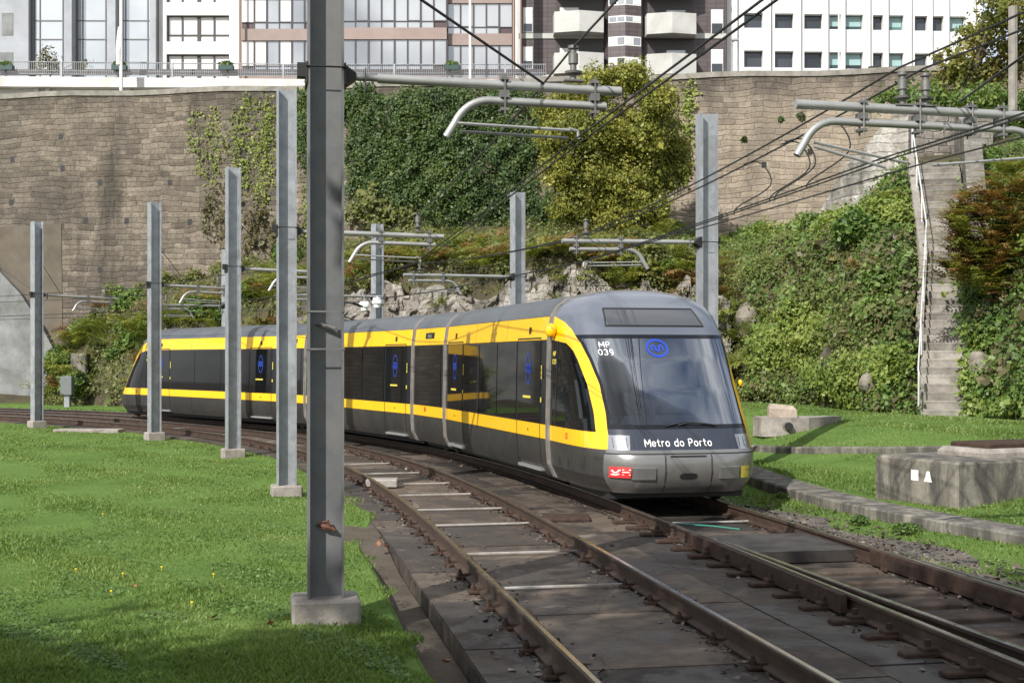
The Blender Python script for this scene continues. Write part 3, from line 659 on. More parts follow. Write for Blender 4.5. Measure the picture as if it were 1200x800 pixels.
# walls beside the upper stairs
def slab_wall(pts, th, m, name, label):
    b = B(); n = len(pts)
    P0 = Vector(pts[0][:3])
    d = (Vector(pts[-1][:2] + (0,)) - Vector(pts[0][:2] + (0,))).normalized(); nn = Vector((d.y, -d.x, 0)) * th
    for i in range(n - 1):
        (x0, y0, z0, t0), (x1, y1, z1, t1) = pts[i], pts[i + 1]
        for k in range(6):
            f0, f1 = k / 6, (k + 1) / 6
            L = lambda a, c, f: a + (c - a) * f
            xa, ya, za, ta = (L(x0, x1, f0), L(y0, y1, f0), L(z0, z1, f0), L(t0, t1, f0)); xb, yb, zb, tb = (L(x0, x1, f1), L(y0, y1, f1), L(z0, z1, f1), L(t0, t1, f1))
            ja = .08 * math.sin(xa * 9 + ya * 5); jb = .08 * math.sin(xb * 9 + yb * 5)
            A = [Vector((xa, ya, za)), Vector((xb, yb, zb)), Vector((xb, yb, tb + jb)), Vector((xa, ya, ta + ja))]; Cc = [v + nn for v in A]
            b.quad(*A); b.quad(Cc[1], Cc[0], Cc[3], Cc[2]); b.quad(A[3], A[2], Cc[2], Cc[3])
            if i == 0 and k == 0: b.quad(A[0], A[3], Cc[3], Cc[0])
            if i == n - 2 and k == 5: b.quad(A[1], Cc[1], Cc[2], A[2])
    return tag(obj(name, b, m, loc=tuple(P0)), label, 'wall')
slab_wall([(11.4, 47.4, 3, 7.2), (12.2, 46.4, 3, 8.9), (13.1, 45.6, 3, 10.0), (13.9, 45.0, 4, 10.4)], .6, 'white_rock', 'rubble_wall', 'tall whitish rubble wall left of the upper stairs, streaked with black')
slab_wall([(12.1, 34.6, 2, 5.4), (13.6, 39.5, 4, 9.0), (15.2, 45, 6, 10.6)], .5, 'side_stone', 'rubble_wall', 'leaning grey stone wall along the right of the upper stairs')
slab_wall([(13.2, 45.3, 7, 10.7), (16.6, 46.2, 7, 10.6)], .6, 'pale_stone', 'terrace_wall', 'pale block wall closing the top of the stairs')

# ------------------------------------------------------------------ kerbs, block, stones at right
def kerb(pts, wdt, h, m, label, zoff=0.):
    b = B(); n = len(pts); L = []; Rr = []
    for i, p in enumerate(pts):
        a = Vector(pts[max(i - 1, 0)]); c = Vector(pts[min(i + 1, n - 1)]); d = (c - a); d.z = 0; d.normalize(); nn = Vector((-d.y, d.x, 0))
        L.append(Vector(p)); Rr.append(Vector(p) + nn * wdt)
    up = Vector((0, 0, h)); ch = .025
    prof = []
    for l, r_ in zip(L, Rr):
        dn = (r_ - l).normalized() * ch
        prof.append([l - Vector((0, 0, .15)), l + up - Vector((0, 0, ch)), l + up + dn, r_ + up - dn, r_ + up - Vector((0, 0, ch)), r_ - Vector((0, 0, .15))])
    for i in range(n - 1):
        for j in range(5): b.quad(prof[i][j], prof[i + 1][j], prof[i + 1][j + 1], prof[i][j + 1])
    b.poly(prof[0]); b.poly(prof[-1][::-1])
    return tag(obj('stone_kerb', b, m, loc=pts[n // 2]), label, 'kerb')
def spl(pts, k=6):
    out = []
    P = [Vector(p) for p in pts]
    for i in range(len(P) - 1):
        p0 = P[max(i - 1, 0)]; p1 = P[i]; p2 = P[i + 1]; p3 = P[min(i + 2, len(P) - 1)]
        for j in range(k):
            t = j / k; out.append(.5 * ((2 * p1) + (p2 - p0) * t + (2 * p0 - 5 * p1 + 4 * p2 - p3) * t * t + (3 * p1 - p0 - 3 * p2 + p3) * t ** 3))
    out.append(P[-1]); return out
kp = spl([(3.9, 27, -.16), (4.1, 24, -.16), (4.28, 21.5, -.16), (4.65, 19, -.16), (5.25, 17, -.16), (5.95, 15.2, -.16), (7.5, 11.5, -.16), (9.4, 7, -.16)])
kerb([tuple(p) for p in kp][::-1], -.62, .18, 'streaked', 'wide weathered stone kerb curving past the big concrete block')
kp = spl([(x_, y_, float(right_z(x_, y_, float(offs_of(np.array([x_]), np.array([y_]))[0]))) - .02) for x_, y_ in ((4.3, 29.2), (5.4, 26.9), (6.3, 25.5), (7.1, 24.2), (8.5, 22.4))])
kerb([tuple(p) for p in kp][::-1], -.34, .17, 'streaked', 'narrow stone edging in the grass between the tram and concrete block')
yaw = math.radians(24); bx = Vector((6.2, 18.25, -.1)); ex = Vector((math.cos(yaw), math.sin(yaw), 0)); ey = Vector((-math.sin(yaw), math.cos(yaw), 0))
xf = lambda x, y, z: tuple(bx + ex * x + ey * y + Vector((0, 0, z)))
CB = thing('concrete_block', tuple(bx), 'big weathered concrete chamber with a rusty lid and two white marks', 'block')
b = B()
b.cbox(0, 3.2, 0, 1.75, -.2, .72, .035, xf)
obj('chamber', b, 'streaked', CB)
b = B(); b.cbox(.95, 2.7, .45, 1.5, .715, .84, .06, xf); obj('rim', b, 'pad', CB)
b = B(); b.cbox(1.15, 2.5, .6, 1.4, .838, .91, .02, xf); obj('lid', b, 'rust', CB)
b = B(); b.box(-.004, .0, .78, .93, .4, .55, xf); b.prism([xf(-.004, .5, .4), xf(-.004, .66, .4), xf(-.004, .6, .55), xf(-.004, .55, .55)], ex * .003); obj('painted_mark', b, 'white', CB)
# little slab with a pipe hole and a loose stone on top
q = Vector((6.05, 28.9, .0)); g0 = float(right_z(6.05, 28.9, 8.2)); q.z = float(right_z(6.05, 28.9, float(offs_of(np.array([6.05]), np.array([28.9]))[0]))) + .06
SB = thing('pipe_slab', tuple(q), 'flat broken concrete slab with a round pipe hole in the grass', 'slab')
b = B(); b.prism([(q.x + x, q.y + y, q.z - .1) for x, y in [(-.55, 0), (.1, -.12), (.5, .0), (1.4, .75), (1.35, 1.0), (-.5, .8), (-.66, .4)]], (0, 0, .42)); obj('slab', b, 'pad', SB)
b = B(); b.lathe([(.085, -.13), (.085, .02)], (q.x + .02, q.y - .1, q.z + .14), 14, 'y'); obj('pipe_hole', b, 'black', SB)
b = B(); b.lathe([(.115, -.02), (.125, .03)], (q.x + .02, q.y - .1, q.z + .14), 14, 'y'); obj('pipe_rim', b, 'concrete', SB)
b = B(); zz = q.z + .322
lo = [(-.34, .1), (.27, .06), (.3, .5), (-.3, .52)]; hi = [(-.29, .14), (.2, .12), (.24, .45), (-.25, .46)]
b.v = [(q.x + x - .02, q.y + y, zz) for x, y in lo] + [(q.x + x - .02, q.y + y, zz + .2 - (.04 if x > 0 else 0)) for x, y in lo] + [(q.x + x - .02, q.y + y, zz + .3 - (.05 if x > 0 else 0)) for x, y in hi]
b.f = [(3, 2, 1, 0), (8, 9, 10, 11)] + [(k, (k + 1) % 4, 4 + (k + 1) % 4, 4 + k) for k in range(4)] + [(4 + k, 4 + (k + 1) % 4, 8 + (k + 1) % 4, 8 + k) for k in range(4)]
MT['granite'] = M('granite_stone', (.34, .28, .23), .9, 0, .25, 7, .5, (.16, .13, .11), .2)
tag(obj('stone_block', b, 'granite', loc=(q.x, q.y + .3, zz)), 'loose granite block sitting on the flat slab with the pipe hole', 'stone')
# flat concrete strips in the lawn by the far poles
p = px(72, 500, 40.5); b = B(); b.cbox(p[0] - .1, p[0] + 1.9, 40.0, 40.7, -.25, -.1, .02); tag(obj('ground_slab', b, 'pad', loc=(p[0] + .9, 40.4, -.2)), 'thin flat concrete slab in the lawn beside the farthest left pole', 'slab')

# ------------------------------------------------------------------ the tram
JS = [14.25, 21.4, 23.8, 31.5, 33.4, 42.0]
HWZ = [.22, .42, .8, 1.03, 2.36, 2.73, 2.88, 3.0, 3.085, 3.125, 3.132]
HWY = [1.2, 1.3, 1.325, 1.325, 1.30, 1.25, 1.16, .99, .68, .3, .03]
def hw(z): return float(np.interp(z, HWZ, HWY))
tl = TP(28, OA); TRAM = thing('tram', (tl[0], tl[1], 0), 'long yellow and grey articulated tram curving in front of the old wall', 'tram')
TRAM.location.z = .2
def J(s): return Vector(TP(s, OA, 0))
def frame(a, c):
    """a rear point, c front point -> map(u from middle, y left, z)"""
    mid = (a + c) / 2; f = (c - a).normalized(); lft = Vector((f.y, -f.x, 0))
    return (lambda u, y, z: tuple(mid + f * u + lft * y + Vector((0, 0, z)))), (c - a).length
def strip(b, MP, u0, u1, z0, z1, off, sides=(1, -1)):
    zs = [z0] + [z for z in HWZ if z0 + 1e-4 < z < z1 - 1e-4] + [z1]
    for sg in sides:
        b.grid(lambda u, z: MP(u, sg * (hw(z) + off), z), [u0, (u0 + u1) / 2, u1], zs)
    return b
def text_mesh(s, size, bold=.0, sx=1.0):
    cu = bpy.data.curves.new('lettering', 'FONT'); cu.body = s; cu.size = size; cu.align_x = 'CENTER'; cu.align_y = 'CENTER'; cu.offset = bold; cu.resolution_u = 3
    o = bpy.data.objects.new('lettering', cu); COL.objects.link(o)
    dg = bpy.context.evaluated_depsgraph_get(); me = o.evaluated_get(dg).to_mesh()
    vs_ = [(v.co.x * sx, v.co.y) for v in me.vertices]; fs_ = [tuple(p.vertices) for p in me.polygons]
    o.evaluated_get(dg).to_mesh_clear(); bpy.data.objects.remove(o); bpy.data.curves.remove(cu)
    return vs_, fs_
def put(b, vs_, fs_, fn):
    i = len(b.v); b.v += [tuple(fn(x, y)) for x, y in vs_]; b.f += [tuple(i + k for k in f) for f in fs_]
def ring2d(rx, ry, w, n=28):
    v = []; f = []
    for k in range(n):
        t = 2 * PI * k / n; v += [(rx * math.cos(t), ry * math.sin(t)), ((rx - w) * math.cos(t), (ry - w) * math.sin(t))]
    for k in range(n): a = 2 * k; c = 2 * ((k + 1) % n); f.append((a, c, c + 1, a + 1))
    return v, f
def stroke2d(pts, w):
    v = []; f = []
    for i, p in enumerate(pts):
        a = pts[max(i - 1, 0)]; c = pts[min(i + 1, len(pts) - 1)]; d = math.hypot(c[0] - a[0], c[1] - a[1]) or 1
        nx, ny = -(c[1] - a[1]) / d * w, (c[0] - a[0]) / d * w
        v += [(p[0] + nx, p[1] + ny), (p[0] - nx, p[1] - ny)]
    for i in range(len(pts) - 1): f.append((2 * i, 2 * i + 2, 2 * i + 3, 2 * i + 1))
    return v, f
def wave(w, h, n=36):
    out = []
    for i in range(n + 1):
        t = i / n
        if t < .5: x = -w + 4 * w * t * .5 * 1.0; 
        x = -w + 2 * w * t
        out.append((x, h * math.sin(t * 4 * PI + .0) * (1 if True else 0)))
    return out
def wm(w, h):
    # emblem: one continuous line over two arches and back up
    r = w / 3; k = h - r * .9
    return [(-w, -h)] + [(-w + r * (1 - math.cos(t)), k + r * .9 * math.sin(t)) for t in [PI * i / 8 for i in range(9)]] + [(-w + 2 * r + r * (1 - math.cos(t)), -k - r * .9 * math.sin(t)) for t in [PI * i / 8 for i in range(9)]] + [(-w + 4 * r + r * (1 - math.cos(t)), k + r * .9 * math.sin(t)) for t in [PI * i / 8 for i in range(9)]] + [(w, -h)]
def arc2(cx, cy, rx, ry, a0, a1, n=12):
    return [(cx + rx * math.cos(math.radians(a0 + (a1 - a0) * i / n)), cy + ry * math.sin(math.radians(a0 + (a1 - a0) * i / n))) for i in range(n + 1)]
GL = {'M': (.92, [[(.06, 0), (.06, 1)], [(.06, 1), (.46, .3)], [(.46, .3), (.86, 1)], [(.86, 1), (.86, 0)]]), 'e': (.66, [[(.06, .37), (.58, .37)] + arc2(.32, .35, .27, .33, 8, 325, 20)]), 't': (.5, [[(.2, .95), (.2, .2)] + arc2(.34, .17, .14, .14, 180, 300, 6), [(.04, .66), (.4, .66)]]),
      'r': (.46, [[(.08, 0), (.08, .68)], [(.08, .4)] + arc2(.3, .4, .22, .27, 170, 70, 6)]), 'o': (.68, [arc2(.33, .34, .27, .33, 0, 360, 24)]), 'd': (.7, [[(.6, 1), (.6, 0)], arc2(.33, .34, .27, .33, 0, 360, 24)]),
      'P': (.7, [[(.08, 0), (.08, 1), (.34, 1)] + arc2(.36, .73, .26, .27, 90, -90, 10) + [(.08, .46)]]), ' ': (.36, []), '0': (.74, [arc2(.36, .5, .29, .49, 0, 360, 24)]), '3': (.68, [arc2(.3, .75, .26, .24, 150, -90, 12), arc2(.3, .26, .28, .26, 90, -150, 12)]),
      '9': (.7, [arc2(.34, .7, .26, .29, 0, 360, 20), [(.6, .7), (.58, .4)] + arc2(.32, .28, .26, .28, 0, -110, 8)])}
def strokes(txt, h, w, gap=.1):
    """rounded stroke lettering, centred; returns verts, faces in metres"""
    tot = sum(GL[c][0] + gap for c in txt) - gap; x0 = -tot / 2; V = []; Fc = []
    for c in txt:
        for pl_ in GL[c][1]:
            pts_ = [((x0 + a) * h, (y - .5) * h) for a, y in pl_]
            v, f = stroke2d(pts_, w); k = len(V); V += v; Fc += [tuple(k + i for i in q) for q in f]
            for e_ in (pts_[0], pts_[-1]):
                k = len(V); V += [(e_[0] + w * math.cos(2 * PI * j / 8), e_[1] + w * math.sin(2 * PI * j / 8)) for j in range(8)]; Fc.append(tuple(range(k, k + 8)))
        x0 += GL[c][0] + gap
    return V, Fc
def disc2d(rx, ry, n=28):
    return [(rx * math.cos(2 * PI * k / n), ry * math.sin(2 * PI * k / n)) for k in range(n)], [tuple(range(n))]

def ring_at(s, parent):
    x, y, th = path(s); c = J(s); f = Vector((math.sin(th), -math.cos(th), 0)); lft = Vector((-f.y, f.x, 0))
    mp = lambda u, yy, z: tuple(c + f * u + lft * yy + Vector((0, 0, z)))
    zs = HWZ; pr = [(hw(z) + .018, z) for z in zs]; full = pr + [(-a, z) for a, z in pr[::-1]]
    b = B()
    for u0, u1, e in ((-.085, -.02, .012), (.02, .085, .012), (-.022, .022, -.03)):
        n = len(full)
        for k in range(n - 1):
            (a, z), (c2, z2) = full[k], full[k + 1]; sgn = lambda v: (v / abs(v)) if abs(v) > 1e-6 else 0
            A = (a + sgn(a) * e, z + (e if z > 2.9 else 0)); Cc = (c2 + sgn(c2) * e, z2 + (e if z2 > 2.9 else 0))
            b.quad(mp(u0, *A), mp(u1, *A), mp(u1, *Cc), mp(u0, *Cc))
            b.quad(mp(u0, *A), mp(u0, *Cc), mp(u0, Cc[0] * .9, Cc[1] - .05), mp(u0, A[0] * .9, A[1] - .05))
            b.quad(mp(u1, *A), mp(u1, *Cc), mp(u1, Cc[0] * .9, Cc[1] - .05), mp(u1, A[0] * .9, A[1] - .05))
    obj('gangway_ring', b, 'bellows', parent, smooth=30)

def car(sa, sc, kind):
    MP0, L0 = frame(J(sc), J(sa)); g = .075
    h = L0 / 2 - g; MP = MP0
    # inner shell (floor, bulkheads, dark lining) carries the outer panels
    b = B(); pr = [(hw(z) - .03, z - (.02 if z > 3 else 0)) for z in HWZ]; full = pr + [(-a, z) for a, z in pr[::-1]]; n = len(full)
    for k in range(n):
        (a, z), (c2, z2) = full[k], full[(k + 1) % n]; b.quad(MP(-h, a, z), MP(h, a, z), MP(h, c2, z2), MP(-h, c2, z2))
    b.poly([MP(-h, a, z) for a, z in full]); b.poly([MP(h, a, z) for a, z in full][::-1])
    body = obj('car_body', b, 'seam', TRAM)
    for sg in (1, -1): b = B(); strip(b, MP, -h, h, .22, .797, 0, (sg,)); obj('skirt', b, 'skirt', body, smooth=30)
    for sg in (1, -1): b = B(); strip(b, MP, -h, h, .803, 1.027, 0, (sg,)); obj('lower_yellow_panel', b, 'yellow', body, smooth=30)
    for sg in (1, -1): b = B(); strip(b, MP, -h, h, 1.033, 2.355, -.004, (sg,)); obj('window_band', b, 'darkpanel', body, smooth=30)
    for sg in (1, -1): b = B(); strip(b, MP, -h, h, 2.363, 2.727, 0, (sg,)); obj('upper_yellow_panel', b, 'yellow', body, smooth=30)
    b = B(); zs = [2.733] + [z for z in HWZ if z > 2.74]
    full = [(hw(z), z) for z in zs] + [(-hw(z), z) for z in zs[::-1]]
    us = [-h, -h / 2, 0, h / 2, h] if kind == 'long' else [-h, 0, h]
    i0 = len(b.v)
    for u in us:
        for a, z in full: b.v.append(MP(u, a, z))
    for k in range(len(us) - 1):
        for j in range(len(full) - 1): q = i0 + k * len(full) + j; b.f.append((q, q + 1, q + 1 + len(full), q + len(full)))
    obj('roof', b, 'roof', body, smooth=50)
    for uu in ([-h + 1.6, -h / 3 * .9, h / 3 * .9, h - 1.83] if kind == 'long' else [0]):
        for (za, zb) in ((.24, .79), (2.37, 2.72)):
            if kind == 'long' and abs(abs(uu) - h) < 1.9 and za > 2: continue
            for sg in (1, -1): b = B(); strip(b, MP, uu - .004, uu + .004, za, zb, .0025, (sg,)); obj('panel_joint', b, 'seam', body)
    # underframe and wheels' shadow box
    b = B(); b.box(-h + .1, h - .1, -1.0, 1.0, .12, .26, MP); obj('underframe', b, 'black', body)
    ds = []
    if kind == 'long':
        ds = [(h - 1.78, h - .45), (-h + .22, -h + 1.55)]
        w0, w1 = -h + 1.6, h - 1.83; nW = 3
        for k in range(nW):
            a, c2 = w0 + (w1 - w0) * k / nW + .025, w0 + (w1 - w0) * (k + 1) / nW - .025
            for sg in (1, -1): b = B(); strip(b, MP, a, c2, 1.06, 2.33, .004, (sg,)); obj('window', b, 'tinted', body, smooth=30)
    else:
        for sg in (1, -1): b = B(); strip(b, MP, -h + .14, h - .3, 1.06, 2.33, .004, (sg,)); obj('window', b, 'tinted', body, smooth=30)
        for sg in (1,):
            b = B(); b.grid(lambda u, z: MP(u, hw(z) + .006, z), [-.33, .33], [2.5, 2.63]); dp = obj('destination_display', b, 'darkpanel', body)
            vs_, fs_ = strokes('Porto', .075, .006, .15); b = B(); put(b, vs_, fs_, lambda x, y: MP(-x * -1, hw(2.56 + y) + .009, 2.56 + y)); MT.setdefault('ledgreen', plain('pale_green_lettering', (.3, .36, .25), .5)); obj('display_text', b, 'ledgreen', body)
        b = B(); b.grid(lambda u, z: MP(u, hw(z) + .006, z), [-.3, -.18], [.9, 1.0]); obj('red_label', b, 'red', body)
        for du in (-.45, .05, .5):
            b = B(); b.grid(lambda u, z: MP(u, hw(z) + .006, z), [du - .03, du + .03], [.5, .66]); obj('jacking_plate', b, 'skirt', body)
    for (a, c2) in ds:
        um = (a + c2) / 2
        for sg in (1, -1): b = B(); strip(b, MP, a + .03, c2 - .03, 1.045, 2.34, .006, (sg,)); obj('door', b, 'tinted', body, smooth=30)
        for sg in (1, -1):
            b = B()
            for u in (a, c2): strip(b, MP, u - .009, u + .009, .3, 2.4, .009, (sg,))
            strip(b, MP, a, c2, 2.385, 2.405, .01, (sg,)); obj('door_gasket', b, 'seam', body)
        b = B(); b.box(a + .02, c2 - .02, hw(.3) - .03, hw(.3) + .07, .275, .32, MP); obj('door_step', b, 'step', body)
        sg = 1
        v, f = ring2d(.15, .26, .022); b = B(); put(b, v, f, lambda x, y: MP(um + x, hw(1.9 + y) + .0105, 1.9 + y))
        v, f = stroke2d(wm(.085, .07), .016); put(b, v, f, lambda x, y: MP(um + x, hw(1.9 + y) + .0105, 1.9 + y)); obj('door_logo', b, 'blue', body)
        b = B(); b.grid(lambda u, z: MP(u, hw(z) + .011, z), [um - .3, um + .15], [1.42, 1.46]); obj('door_handle', b, 'ylabel', body)
        b = B(); b.grid(lambda u, z: MP(u, hw(z) + .014, z), [c2 + .06, c2 + .10], [1.74, 1.96]); obj('door_label', b, 'ylabel', body); b = B(); b.grid(lambda u, z: MP(u, hw(z) + .014, z), [c2 + .04, c2 + .1], [1.37, 1.45]); obj('door_button', b, 'ylabel', body)
        b = B(); b.poly([MP(um + x, hw(2.52 + z) + .012, 2.52 + z) for x, z in [(-.06, .06), (.06, .06), (.055, -.03), (0, -.065), (-.055, -.03)]]); obj('emblem', b, 'rust', body)
        b = B(); b.grid(lambda u, z: MP(u, hw(z) + .008, z), [um - .02, um + .02], [.89, .93]); obj('door_sensor', b, 'seam', body)
    return body

# cab: nested super-elliptic plan rings
CZ = [.2, .3, .45, .62, .74, .80]
UZ = [.20, .32, .5, .70, .78, .80, 1.0, 1.08, 1.3, 1.6, 2.05, 2.42, 2.56, 2.7, 2.83, 2.95, 3.05, 3.11, 3.132]
UU = [2.46, 2.58, 2.64, 2.63, 2.58, 2.54, 2.42, 2.37, 2.21, 1.99, 1.64, 1.33, 1.18, 1.0, .8, .56, .3, .1, .02]
def cabU(z): return float(np.interp(z, UZ, UU)) - .0
PZ = [.2, .75, .82, 1.0, 1.3, 1.7, 2.05, 2.3, 2.5, 2.62, 2.70, 2.73, 3.2]
PU = [2.2, 2.26, 2.27, 2.20, 2.01, 1.71, 1.37, 1.08, .76, .46, .12, 0, 0]
WZ_ = [.8, 1.0, 1.3, 1.7, 2.05, 2.2, 2.3, 2.36, 3.2]
WU_ = [2.06, 2.0, 1.82, 1.5, 1.12, .92, .66, .0, 0]
NE = 4.8
def cab_hw(z):
    return hw(z)
def cab_k(z): return .04 + .085 * min(max((z - .9) / 1.8, 0), 1)
def cab_u(y, z):
    w = cab_hw(z); k = cab_k(z); q = .8
    for _ in range(6): r = min(abs(y) / (w * (1 - k * q)), .9999); q = (1 - r ** NE) ** (1 / NE)
    return cabU(z) * q
def cab_pt(a, z):
    """a = angle 0 front centre .. 90 joint"""
    w = cab_hw(z); U = cabU(z)
    q = max(math.cos(a), 0) ** (2 / NE); u = U * q; y = w * math.sin(a) ** (2 / NE) * (1 - cab_k(z) * q)
    return u, y
def ang_u(u, z):
    U = cabU(z); r = min(max(u / U, 0), 1); return math.acos(r ** (NE / 2))
def cab(sj, front):
    x, y, th = path(sj + (-1.2 if front else 1.2)); c = J(sj)
    f = Vector((math.sin(th), -math.cos(th), 0)) * (1 if front else -1)
    lft = Vector((f.y, -f.x, 0)); org = c + f * .08; fd = f
    MP = lambda u, y, z: tuple(org + fd * u + lft * y + Vector((0, 0, z)))
    if front: global CABMP; CABMP = MP
    b = B(); b.box(.0, .06, -1.15, 1.15, .3, 2.9, MP); b.box(.0, 1.9, -1.1, 1.1, .3, .4, MP)
    body = obj('cab', b, 'cabin', TRAM)
    b = B(); b.grid(lambda u, t: MP(1.15 + (min(cab_u(u, 1.03), 3) - 1.15) * t * .97, u, 1.22 - .2 * t), [-1.1 + .11 * i for i in range(21)], [0, .5, 1]); b.grid(lambda u, t: MP(1.15, u, t), [-1.1, 1.1], [.45, 1.22]); obj('dashboard', b, 'cabin', body)
    b = B(); b.cbox(.45, .95, -.28, .28, .7, .85, .04, MP); b.cbox(.4, .52, -.26, .26, .85, 1.62, .04, MP); b.cbox(.4, .5, -.14, .14, 1.64, 1.85, .04, MP); obj('driver_seat', b, 'cabin', body)
    zs = sorted(set([.2, .25, .32, .42, .52, .62, .70, .74, .76, .80, .86, .93, 1.0, 1.03, 1.08] + [1.08 + .061 * i for i in range(1, 22)] + [2.36, 2.42, 2.47, 2.5, 2.56, 2.62, 2.66, 2.70, 2.73, 2.78, 2.83, 2.88, 2.92, 2.96, 3.0, 3.04, 3.07, 3.09, 3.11, 3.122, 3.132]))
    N1, N2, N3 = 26, 3, 8
    parts = {k: B() for k in ('bumper', 'groove', 'hood', 'headlight', 'cowl', 'windscreen', 'windscreen_frame', 'header', 'pillar', 'side_skirt', 'side_window')}
    def cols(z):
        a1 = ang_u(float(np.interp(z, PZ, PU)), z); a2 = ang_u(float(np.interp(z, WZ_, WU_)), z); a2 = max(a1, a2)
        # sample the arc evenly in y-ish near the front, so use blend
        r = []
        for i in range(N1): t = i / N1; r.append(a1 * (t ** 1.5 if False else t ** 1.35))
        for i in range(N2): r.append(a1 + (a2 - a1) * i / N2)
        for i in range(N3 + 1): r.append(a2 + (PI / 2 - a2) * i / N3)
        return r
    for sg in (1, -1):
        rows = [[MP(cab_pt(a, z)[0], sg * cab_pt(a, z)[1], z) for a in cols(z)] for z in zs]
        for i in range(len(zs) - 1):
            zm = (zs[i] + zs[i + 1]) / 2
            for j in range(N1 + N2 + N3):
                if j < N1:
                    if zm < .74: k = 'bumper'
                    elif zm < .76: k = 'groove'
                    elif zm < .80: k = 'bumper'
                    elif zm < 1.0: k = 'headlight' if (front and j >= N1 - 11 and zm > .82) else 'hood'
                    elif zm < 1.08: k = 'cowl'
                    elif zm < 2.42: k = 'windscreen_frame' if (j >= N1 - 2 or zm < 1.16 or zm > 2.36) else 'windscreen'
                    else: k = 'header'
                elif j < N1 + N2: k = 'side_skirt' if zm < .8 else ('pillar' if zm < 2.73 else 'header')
                else:
                    if zm < .8: k = 'side_skirt'
                    elif zm < 1.03: k = 'pillar'
                    elif zm < 2.36: k = 'side_window'
                    elif zm < 2.73: k = 'pillar'
                    else: k = 'header'
                P = [rows[i][j], rows[i][j + 1], rows[i + 1][j + 1], rows[i + 1][j]]
                A = Vector(P[1]) - Vector(P[0]); Bv = Vector(P[2]) - Vector(P[3])
                if A.length < 1e-5 and Bv.length < 1e-5: continue
                if sg < 0: P = P[::-1]
                parts[k].quad(*P)
    mm = dict(bumper='silver', groove='seam', hood='hood', headlight='lens' , cowl='hood', windscreen='windscreen', windscreen_frame='darkpanel', header='greypaint', pillar='yellow', side_skirt='skirt', side_window='tinted')
    nm = dict(groove='bumper_groove', pillar='yellow_pillar', header='roof_fairing')
    for k, bb in parts.items():
        if not bb.v: continue
        # weld
        key = {}; idx = []
        nv = []
        for v in bb.v:
            q = (round(v[0], 4), round(v[1], 4), round(v[2], 4))
            if q not in key: key[q] = len(nv); nv.append(v)
            idx.append(key[q])
        nf = []
        for fc in bb.f:
            g_ = []
            for i in fc:
                if not g_ or g_[-1] != idx[i]: g_.append(idx[i])
            if len(g_) > 1 and g_[0] == g_[-1]: g_.pop()
            if len(set(g_)) >= 3: nf.append(tuple(g_))
        bb.v = nv; bb.f = nf
        if (k == 'headlight' and front) or k in ('pillar', 'side_skirt', 'side_window'):
            L_ = B(); R2 = B()
            for fc in bb.f:
                cen = sum((Vector(bb.v[i]) for i in fc), Vector()) / len(fc); tgt = L_ if (cen - org).dot(lft) > 0 else R2
                i0 = len(tgt.v); tgt.v += [bb.v[i] for i in fc]; tgt.f.append(tuple(range(i0, i0 + len(fc))))
            obj(nm.get(k, k), L_, mm[k], body, smooth=42); obj(nm.get(k, k), R2, mm[k], body, smooth=42); continue
        obj(nm.get(k, k), bb, mm[k], body, smooth=42)
    SP = lambda y, z, off=.006: MP(cab_u(y, z) + off, y, z)
    # underside
    b = B(); b.box(0, 2.1, -1.0, 1.0, .1, .3, MP); obj('underframe', b, 'black', body)
    # side details on the left
    if front:
        sgl = 1
        ysc = lambda z: .9 * cab_hw(z)
        b = B(); b.grid(lambda y, z: SP(y, z, .01), [-.72 + .08 * i for i in range(19)], [2.565, 2.62, 2.68, 2.74, 2.80]); obj('destination_display', b, 'screen', body, smooth=40)
        b = B()
        pr = [(-.76, 2.55), (.76, 2.55), (.70, 2.82), (-.70, 2.82)]
        def edge(p, q, n=14): return [(p[0] + (q[0] - p[0]) * i / n, p[1] + (q[1] - p[1]) * i / n) for i in range(n + 1)]
        for i in range(4): b.tube([SP(a, z, .008) for a, z in edge(pr[i], pr[(i + 1) % 4])], .013, 5)
        obj('display_rim', b, 'seam', body)
        for ys in (-.33, .33):
            b = B(); b.tube([SP(ys * 1.02, z, .003) for z in (.22, .3, .4, .5, .6, .7, .735)], .008, 5); obj('bumper_seam', b, 'seam', body)
        b = B(); b.tube([SP(y, .715, .002) for y in (-.26, -.13, 0, .13, .26)], .014, 5); obj('bumper_slot', b, 'seam', body)
        b = B(); n = 20; b.poly([SP(.13 * math.copysign(abs(math.cos(t)) ** .7, math.cos(t)) , .44 + .045 * math.copysign(abs(math.sin(t)) ** .7, math.sin(t)), .006) for t in [2 * PI * k / n for k in range(n)]]); obj('coupler_opening', b, 'black', body)
        for (ya, yb) in ((.48, .8), (-.75, -.46)):
            b = B(); ys = [ya + (yb - ya) * i / 5 for i in range(6)]
            b.grid(lambda y, z: SP(y, z, .03), ys, [.40, .56]); b.grid(lambda y, t: SP(y, .40 - .012 * (1 - t), .03 * t), ys, [0, 1]); b.grid(lambda y, t: SP(y, .56 + .012 * (1 - t), .03 * t), ys, [0, 1])
            for ye in (ya, yb): b.grid(lambda t, z: SP(ye + (.012 if ye == yb else -.012) * (1 - t), z, .03 * t), [0, 1], [.40, .56])
            obj('buffer_panel', b, 'silver', body)
        b = B(); b.grid(lambda y, z: SP(y, z, .034), [.82 + .031 * i for i in range(9)], [.425, .50, .575]); obj('sticker', b, 'red', body)
        b = B()
        v, f = stroke2d([(-.045, .03), (-.02, -.005), (.01, .0), (.035, .035), (.05, .03)], .009); put(b, v, f, lambda x, y: SP(1.0 - x, .50 + y, .037))
        v, f = stroke2d([(-.05, -.03), (.0, -.035), (.04, -.02)], .008); put(b, v, f, lambda x, y: SP(1.0 - x, .50 + y, .037))
